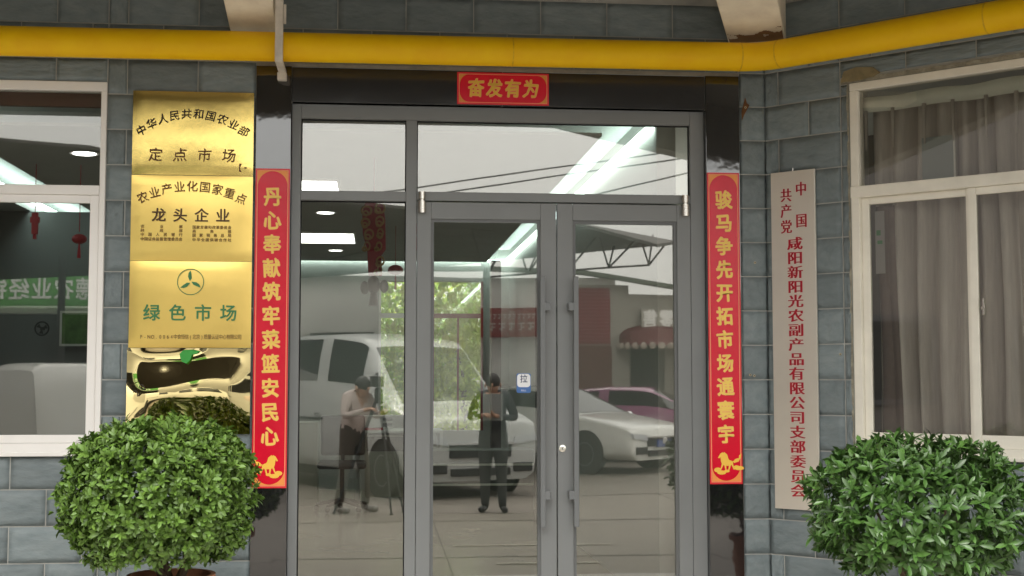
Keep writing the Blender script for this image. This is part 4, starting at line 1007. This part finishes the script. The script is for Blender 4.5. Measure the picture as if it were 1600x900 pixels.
# ---------------------------------------------------------------- vehicles
def car(name, label, loc, rz, paint, st, glassr, wind, wheels, wr, width, kind='sedan', front_x=2.3, plate=True):
    r = empty(name, loc, label, 'van' if 'van' in name else 'car', 'vehicles parked in the yard', rz=rz)
    def ring(s):
        x, zb, zr, w, wr_ = s; g = .24
        h = [(w * .82, g), (w * .97, g + .10), (w, (g + zb) * .5), (w * .97, zb), (wr_, zr - (.07 if zr - zb > .2 else .02)), (wr_ * .72, zr), (0, zr + .015)]
        return [Vector((x, y, z)) for y, z in h] + [Vector((x, -y, z)) for y, z in h[-2::-1]]
    def cr(P, per):          # smooth curve through a row of points
        out = []
        for i in range(len(P) - 1):
            p0, p1, p2, p3 = P[max(i - 1, 0)], P[i], P[i + 1], P[min(i + 2, len(P) - 1)]
            for q in range(per):
                t = q / per; c_ = .5 * ((2 * p1) + (p2 - p0) * t + (2 * p0 - 5 * p1 + 4 * p2 - p3) * t * t + (3 * p1 - p0 - 3 * p2 + p3) * t ** 3)
                lin = p1 + (p2 - p1) * t; out.append(lin * .45 + c_ * .55)
        return out + [P[-1]]
    NS, NR = 4, 3
    rings = [ring(s_) for s_ in st]
    cols_ = [cr([rg[k] for rg in rings], NS) for k in range(13)]
    grid = [cr([cols_[k][i] for k in range(13)], NR) for i in range(len(cols_[0]))]
    n = len(grid[0]); vs = [tuple(v) for g_ in grid for v in g_]; fs = []
    for i in range(len(grid) - 1):
        for k in range(n - 1): fs.append((i * n + k, i * n + k + 1, (i + 1) * n + k + 1, (i + 1) * n + k))
        fs.append((i * n + n - 1, i * n, (i + 1) * n, (i + 1) * n + n - 1))
    fs.append(tuple(range(n))); fs.append(tuple(range((len(grid) - 1) * n, len(grid) * n))[::-1])
    b = MB(); b.add(vs, fs); body = b.build('body', paint, r, smooth='auto')
    gm = mat('car_glass', (.02, .022, .024), .05, ior=1.7)
    def shell(i0, i1, k0, k1, o=.006):
        a = range(i0, i1 + 1); c_ = range(k0, k1 + 1); V_ = []
        for i in a:
            for k in c_:
                du = grid[min(i + 1, len(grid) - 1)][k] - grid[max(i - 1, 0)][k]; dv = grid[i][min(k + 1, n - 1)] - grid[i][max(k - 1, 0)]
                nn = dv.cross(du).normalized(); p = grid[i][k]
                if nn.dot(p - Vector((p.x, 0, .8))) < 0: nn = -nn
                V_.append(tuple(p + nn * o))
        w_ = len(c_); F_ = [(i * w_ + k, i * w_ + k + 1, (i + 1) * w_ + k + 1, (i + 1) * w_ + k) for i in range(len(a) - 1) for k in range(w_ - 1)]
        bb = MB(); bb.add(V_, F_); return bb
    for (i0, i1) in glassr:
        for side in (3, 8): shell(i0 * NS + (1 if i0 else 0), i1 * NS, side * NR + (1 if side == 3 else 0), side * NR + NR - (1 if side == 8 else 0)).build('side_window', gm, r, smooth=True)
    for (i0, i1) in wind: shell(i0 * NS, i1 * NS, 4 * NR + 1, 8 * NR - 1).build('windscreen', gm, r, smooth=True)
    for sy in (-1, 1):
        hb = MB(); zz = st[2][1] - .06
        for hx_ in (-.15, -1.05): hb.box(hx_ - .08, hx_ + .08, sy * (width + .0) - .012, sy * (width + .0) + .012, zz - .015, zz + .015)
        hb.build('door_handle', MATS['chrome_trim'], r)
        MB().box(wheels[1] + .45, wheels[0] - .45, sy * (width * .93) - .03, sy * (width * .93) + .03, .20, .32).build('sill_trim', MATS['black_trim'], r)
    for x in wheels:
        for sy in (-1, 1):
            RA = Matrix.Translation((x, sy * (width - .02), wr + .01)) @ Matrix.Rotation(radians(90) * -sy, 4, 'X')
            MB().lathe([(0, 0), (wr * 1.17, 0), (wr * 1.17, .028), (0, .028)], 24, RA).build('wheel_arch', MATS['black_trim'], r)
            R = Matrix.Translation((x, sy * (width - .09), wr)) @ Matrix.Rotation(radians(90) * -sy, 4, 'X')
            wh = MB().lathe([(wr * .6, -.1), (wr, -.09), (wr, .09), (wr * .92, .105), (wr * .64, .105), (wr * .62, .03)], 24, R).build('wheel', mat('tyre', (.02, .02, .02), .8), r, smooth='auto')
            MB().lathe([(0, .06), (wr * .2, .085), (wr * .62, .10), (wr * .64, .085)], 10, R).build('rim', mat('alloy', (.35, .35, .36), .3, metal=.8), wh)
    fx, zb = st[0][0], st[0][1]; wd = st[0][3]
    return r
def fronts(r, fx, wd, z_l, z_g, lens, plate_c=True, dz=.14, badge=True):
    HL = mat('headlight', (.55, .57, .6), .15, coat=1); GR = mat('grille_black', (.012, .012, .013), .35); CH = mat('chrome', (.7, .7, .72), .12, metal=1)
    for s in (-1, 1):
        MB().plate([(-.20, 0), (.20, .05), (.22, .13), (-.16, .10)], -.03, .06, Matrix.Translation((fx, s * (wd - .22), z_l)) @ Matrix.Rotation(radians(90), 4, 'Z') @ Matrix.Scale(-1 if s < 0 else 1, 4, (1, 0, 0))).build('headlight', HL, r)
        MB().box(fx - .02, fx + .03, s * (wd - .25) - .15, s * (wd - .25) + .15, .34, .46).build('fog_lamp_recess', GR, r, bevel=.01)
    MB().box(fx - .02, fx + .035, -wd * .52, wd * .52, z_g, z_g + dz).build('grille', GR, r, bevel=.01)
    MB().box(fx - .01, fx + .045, -wd * .56, wd * .56, z_g + dz, z_g + dz + .025).build('chrome_bar', CH, r)
    MB().box(fx - .01, fx + .04, -wd * .5, wd * .5, .30, .40).build('lower_grille', GR, r, bevel=.01)
    if badge: MB().lathe([(.045, 0), (.06, .005), (.06, .012), (.045, .014)], 18, Matrix.Translation((fx + .04, 0, z_g + dz * .6)) @ Matrix.Rotation(radians(90), 4, 'Y')).build('badge_ring', CH, r)
    if plate_c: MB().box(fx + .03, fx + .048, -.22, .22, .45, .57).build('number_plate', mat('blue_plate', (.02, .05, .22), .4), r)
    for s in (-1, 1): MB().ell((lens, s * (wd + .12), z_l + .38), (.06, .11, .07), 10, 6).build('wing_mirror', MATS['mirror_shell_' + r.name.split('.')[0]] if ('mirror_shell_' + r.name.split('.')[0]) in MATS else CH, r, smooth=True)
# stations front to rear: x, belt z, roof z, half width at belt, half width at roof
sedan_st = [(2.39, .60, .64, .78, .60), (2.33, .72, .77, .86, .68), (1.9, .82, .87, .90, .72), (1.25, .90, .97, .92, .76), (1.05, .92, 1.00, .92, .76),
            (.25, .94, 1.38, .92, .60), (-.1, .94, 1.43, .92, .62), (-.6, .95, 1.44, .92, .62), (-.68, .95, 1.44, .92, .62), (-1.2, .96, 1.38, .92, .60), (-1.9, .98, 1.08, .90, .66), (-2.3, .96, 1.02, .86, .68), (-2.42, .70, .74, .74, .6)]
WP = mat('white_car_paint', (.72, .72, .68), .25, coat=.6); PP = mat('pink_purple_paint', (.34, .13, .24), .25, coat=.6); SP = mat('silver_car_paint', (.42, .43, .42), .3, coat=.4)
GP = mat('van_grey_white_paint', (.52, .53, .52), .35, coat=.3)
def sedan(label, loc, rz, paint):
    c = car('parked_car', label, loc, rz, paint, sedan_st, [(4, 7), (8, 10)], [(4, 5), (9, 10)], (1.45, -1.4), .33, .92)
    fronts(c, 2.385, .84, .56, .47, .85); return c
sedan('white saloon car with its front to the right, mirrored in the right door leaf', (3.2, -8.15, 0), radians(50), WP)
sedan('pink purple saloon car behind the white one, mirrored in the right door leaf', (5.2, -10.2, 0), radians(20), PP)
sedan('silver car at the back under the dark doorway, mirrored in the right door leaf', (3.0, -12.6, 0), radians(8), SP)
sedan('white car at the far right behind the pink purple one', (7.4, -11.4, 0), radians(70), WP)
van_st = [(2.76, .80, .86, .84, .62), (2.70, .98, 1.04, .92, .74), (2.2, 1.12, 1.18, .95, .78), (1.95, 1.18, 1.26, .97, .80), (1.15, 1.22, 2.02, .98, .76), (.9, 1.22, 2.14, .98, .78), (.05, 1.22, 2.22, .98, .80),
          (-.03, 1.22, 2.22, .98, .80), (-1.2, 1.22, 2.24, .98, .80), (-1.28, 1.22, 2.24, .98, .80), (-2.5, 1.22, 2.22, .98, .80), (-2.72, 1.1, 2.1, .94, .76)]
def van(label, loc, rz, paint, gl=((4, 6), (7, 8), (9, 10))):
    c = car('parked_van', label, loc, rz, paint, van_st, gl, [(3, 4)], (1.85, -1.75), .35, .98)
    fronts(c, 2.755, .92, .70, .54, 1.35, dz=.17, plate_c=False)
    for sy in (-1, 1): MB().box(-2.3, .0, sy * .985 - .012, sy * .985 + .012, .98, 1.01).build('side_rail', MATS['black_trim'], c)
    return c
van('pale high-roofed van facing the building, mirrored in the side pane and left door leaf', (.05, -4.35, 0), radians(62), GP)
v2 = van('white high-roofed van mirrored in the left window below the green sign', (-3.46, -4.1, 0), radians(-40), WP, ((4, 6),)); v2.scale = (.68, .8, .8)

# ---------------------------------------------------------------- people
def person(label, loc, rz, J, bones, mats, hair, hairc, face=0., group='people standing in the yard'):
    """J: joints name -> (x,y,z,r); bones: (a,b,material index)"""
    r = empty('person', loc, label, 'person', group, rz=rz)
    names = list(J); me = bpy.data.meshes.new('body')
    me.from_pydata([J[k][:3] for k in names], [(names.index(a), names.index(b_)) for a, b_, _ in bones], [])
    o = bpy.data.objects.new('body', me); C.objects.link(o)
    md = o.modifiers.new('skin', 'SKIN'); md.use_smooth_shade = True
    for i, k in enumerate(names):
        sv = me.skin_vertices[0].data[i]; q = J[k][3]; sv.radius = (q, q) if not isinstance(q, tuple) else q; sv.use_root = (k == 'pelvis')
    o.modifiers.new('sub', 'SUBSURF').levels = 2; o.modifiers['sub'].render_levels = 2
    bpy.context.view_layer.update(); dg = bpy.context.evaluated_depsgraph_get()
    m2 = bpy.data.meshes.new_from_object(o.evaluated_get(dg)); bpy.data.objects.remove(o)
    m2.materials.clear()
    for m in mats: m2.materials.append(m)
    segs = [(Vector(J[a][:3]), Vector(J[b_][:3]), k) for a, b_, k in bones]
    for p in m2.polygons:
        c_ = p.center; best = 9
        for a, b_, k in segs:
            ab = b_ - a; t = max(0, min(1, (c_ - a).dot(ab) / ab.length_squared)); d_ = (a + ab * t - c_).length
            if d_ < best: best = d_; p.material_index = k
        p.use_smooth = True
    link('body', m2, r)
    hx, hy, hz, hr = J['head']
    fc = Matrix.Translation((hx, hy, hz)) @ Matrix.Rotation(face, 4, 'Z')
    b = MB(); b.ell((0, -.005, .035), (.088, .098, .105), 14, 10, fc @ Matrix.Rotation(-.35, 4, 'X')); b.build('hair', hairc, r, smooth=True)
    b = MB(); b.ell((0, .112, -.012), (.014, .022, .024), 8, 6, fc)
    for s in (-1, 1): b.ell((s * .092, .0, -.01), (.012, .022, .032), 8, 6, fc)
    b.build('nose_and_ears', mats[3], r, smooth=True)
    b = MB()
    for s in (-1, 1): b.ell((s * .033, .093, .018), (.014, .008, .007), 8, 5, fc)
    b.build('eyes', BLACK, r, smooth=True)
    MB().ell((0, .098, -.055), (.024, .008, .006), 8, 5, fc).build('mouth', mat('lips', (.35, .12, .1), .5), r, smooth=True)
    return r
def fingers(J, B, tag, base, d, side, k=3):
    d = Vector(d).normalized(); s = Vector(side).normalized(); base = Vector(base)
    J['palm' + tag] = tuple(base + d * .06) + (.026,); B.append(('hand' + tag, 'palm' + tag, k))
    n = d.cross(s)
    for i, ln in enumerate((.065, .075, .07, .055)):
        p1 = base + d * .085 + s * (.028 - .019 * i); p2 = p1 + (d * .8 + n * .5).normalized() * ln * .55; p3 = p2 + (d * .3 + n).normalized() * ln * .45
        for q, p in enumerate((p1, p2, p3)): J['f%s%d%d' % (tag, i, q)] = tuple(p) + (.0095 - .001 * q,)
        B.append(('palm' + tag, 'f%s%d0' % (tag, i), k)); B.append(('f%s%d0' % (tag, i), 'f%s%d1' % (tag, i), k)); B.append(('f%s%d1' % (tag, i), 'f%s%d2' % (tag, i), k))
    p1 = base + d * .03 + s * .045; p2 = p1 + (d + s * .3 + n * .4).normalized() * .04
    J['t%s0' % tag] = tuple(p1) + (.011,); J['t%s1' % tag] = tuple(p2) + (.009,)
    B.append(('hand' + tag, 't%s0' % tag, k)); B.append(('t%s0' % tag, 't%s1' % tag, k))
def figure(stance, arms, head=(0, .02, 1.53), hunch=0.):
    (lf, rf) = stance
    J = dict(pelvis=(0, 0, .93, .15), belly=(0, .0 + hunch * .2, 1.06, .152), chest=(0, hunch * .6, 1.27, .165), neckb=(0, hunch, 1.40, .062),
             neck=(head[0] * .6, hunch + (head[1] - hunch) * .5, head[2] - .10, .052), jaw=(head[0], head[1] + .02, head[2] - .055, .07), head=(*head, .092), crown=(head[0], head[1] - .01, head[2] + .055, .075))
    B = [('pelvis', 'belly', 0), ('belly', 'chest', 0), ('chest', 'neckb', 0), ('neckb', 'neck', 3), ('neck', 'jaw', 3), ('jaw', 'head', 3), ('head', 'crown', 3)]
    for t, s, f in (('L', -1, lf), ('R', 1, rf)):
        J['hip' + t] = (s * .085, 0, .86, .11); J['knee' + t] = (s * .09 + (f[0] - s * .09) * .5, f[1] * .5 + .03, .48, .074)
        J['ank' + t] = (f[0], f[1], .10, .055); J['heel' + t] = (f[0], f[1] - .04, .045, .04); J['toe' + t] = (f[0] + f[2], f[1] + f[3] + .02, .04, .042)
        B += [('pelvis', 'hip' + t, 1), ('hip' + t, 'knee' + t, 1), ('knee' + t, 'ank' + t, 1), ('ank' + t, 'heel' + t, 2), ('heel' + t, 'toe' + t, 2)]
        e, h = arms[0 if s < 0 else 1]
        J['sh' + t] = (s * .175, hunch * .9, 1.345, .075); J['el' + t] = (*e, .052); J['hand' + t] = (*h, .028)
        B += [('chest', 'sh' + t, 0), ('sh' + t, 'el' + t, 0), ('el' + t, 'hand' + t, 0)]
        d = Vector(h) - Vector(e); side = Vector((-s, .2, .3)); side = side - d.normalized() * side.dot(d.normalized())
        fingers(J, B, t, h, d, side)
    return J, B
SKIN = mat('skin', (.48, .27, .18), .55)
J, B = figure(((-.17, -.04, .02, .16), (.17, .05, .03, .17)), (((-.26, .12, 1.12), (-.14, .36, 1.20)), ((.27, .10, 1.12), (.12, .38, 1.16))), head=(.0, .16, 1.47), hunch=.09)
person('camera operator in a pale pinkish shirt bending to the viewfinder, mirrored in the side pane', (-.30, -.30, 0), radians(-42), J, B,
       [mat('pink_shirt', (.52, .43, .40), .8, var=.08, scale=12, bump=.4, bscale=14, bdist=.01), mat('brown_trousers', (.075, .058, .045), .85), mat('white_shoe', (.35, .33, .3), .6), SKIN], None, mat('dark_hair', (.02, .017, .015), .6), face=0)
J, B = figure(((-.10, .0, -.04, .16), (.11, .03, .05, .16)), (((-.27, .04, 1.10), (-.10, .24, 1.14)), ((.27, .04, 1.10), (.09, .25, 1.13))), head=(.0, .05, 1.50), hunch=.03)
person('man in dark jacket and dark trousers holding a folder, mirrored in the door', (1.36, -.12, 0), radians(10), J, B,
       [mat('dark_jacket', (.018, .02, .03), .8, bump=.4, bscale=14, bdist=.01), mat('grey_trousers', (.06, .065, .065), .85), mat('black_shoe', (.02, .02, .02), .5), SKIN], None, mat('dark_hair', (.02, .017, .015), .6))
r = empty('folder', (1.33, .15, 1.13), 'grey folder held by the man in the dark jacket', 'folder', rz=radians(10))
MB().box(-.12, .12, -.008, .008, -.05, .26).build('cover', mat('folder_grey', (.25, .26, .26), .5), r, bevel=.003)
# video camera on its tripod, lens just behind the viewpoint
r = empty('video_camera', (0, -.10, 1.55), 'black video camera on the tripod beside the bending operator', 'video camera', rz=radians(-5.7))
MB().box(-.07, .07, -.34, -.05, -.07, .06).build('camera_body', OFFD, r, bevel=.012)
MB().tube([(0, -.05, 0), (0, .03, 0)], [.045, .05], 18).build('lens_barrel', OFFD, r, smooth='auto'); MB().box(-.015, .015, -.26, -.10, .07, .10).build('top_handle', OFFD, r, bevel=.01)
r = empty('tripod', (0, -.25, 0), 'black camera tripod with spread legs, its feet mirrored near the ground in the side pane', 'tripod')
MB().lathe([(.035, 1.28), (.05, 1.32), (.05, 1.44), (.03, 1.475)], 14).build('tripod_head', OFFD, r, smooth='auto')
for (x, y) in ((-.50, .12), (.16, .40), (.30, .10)):
    f = MB().tube([(x * .07, y * .07, 1.30), (x * .6, y * .6, .55), (x, y, .02)], [.02, .017, .011], 8).build('leg', OFFD, r)
    MB().ell((x, y, .015), (.022, .022, .015), 8, 5).build('foot', OFFD, f, smooth=True)
MB().tube([(.0, -.05, 1.40), (.05, -.42, 1.26)], .011, 8).build('pan_handle', OFFD, r)
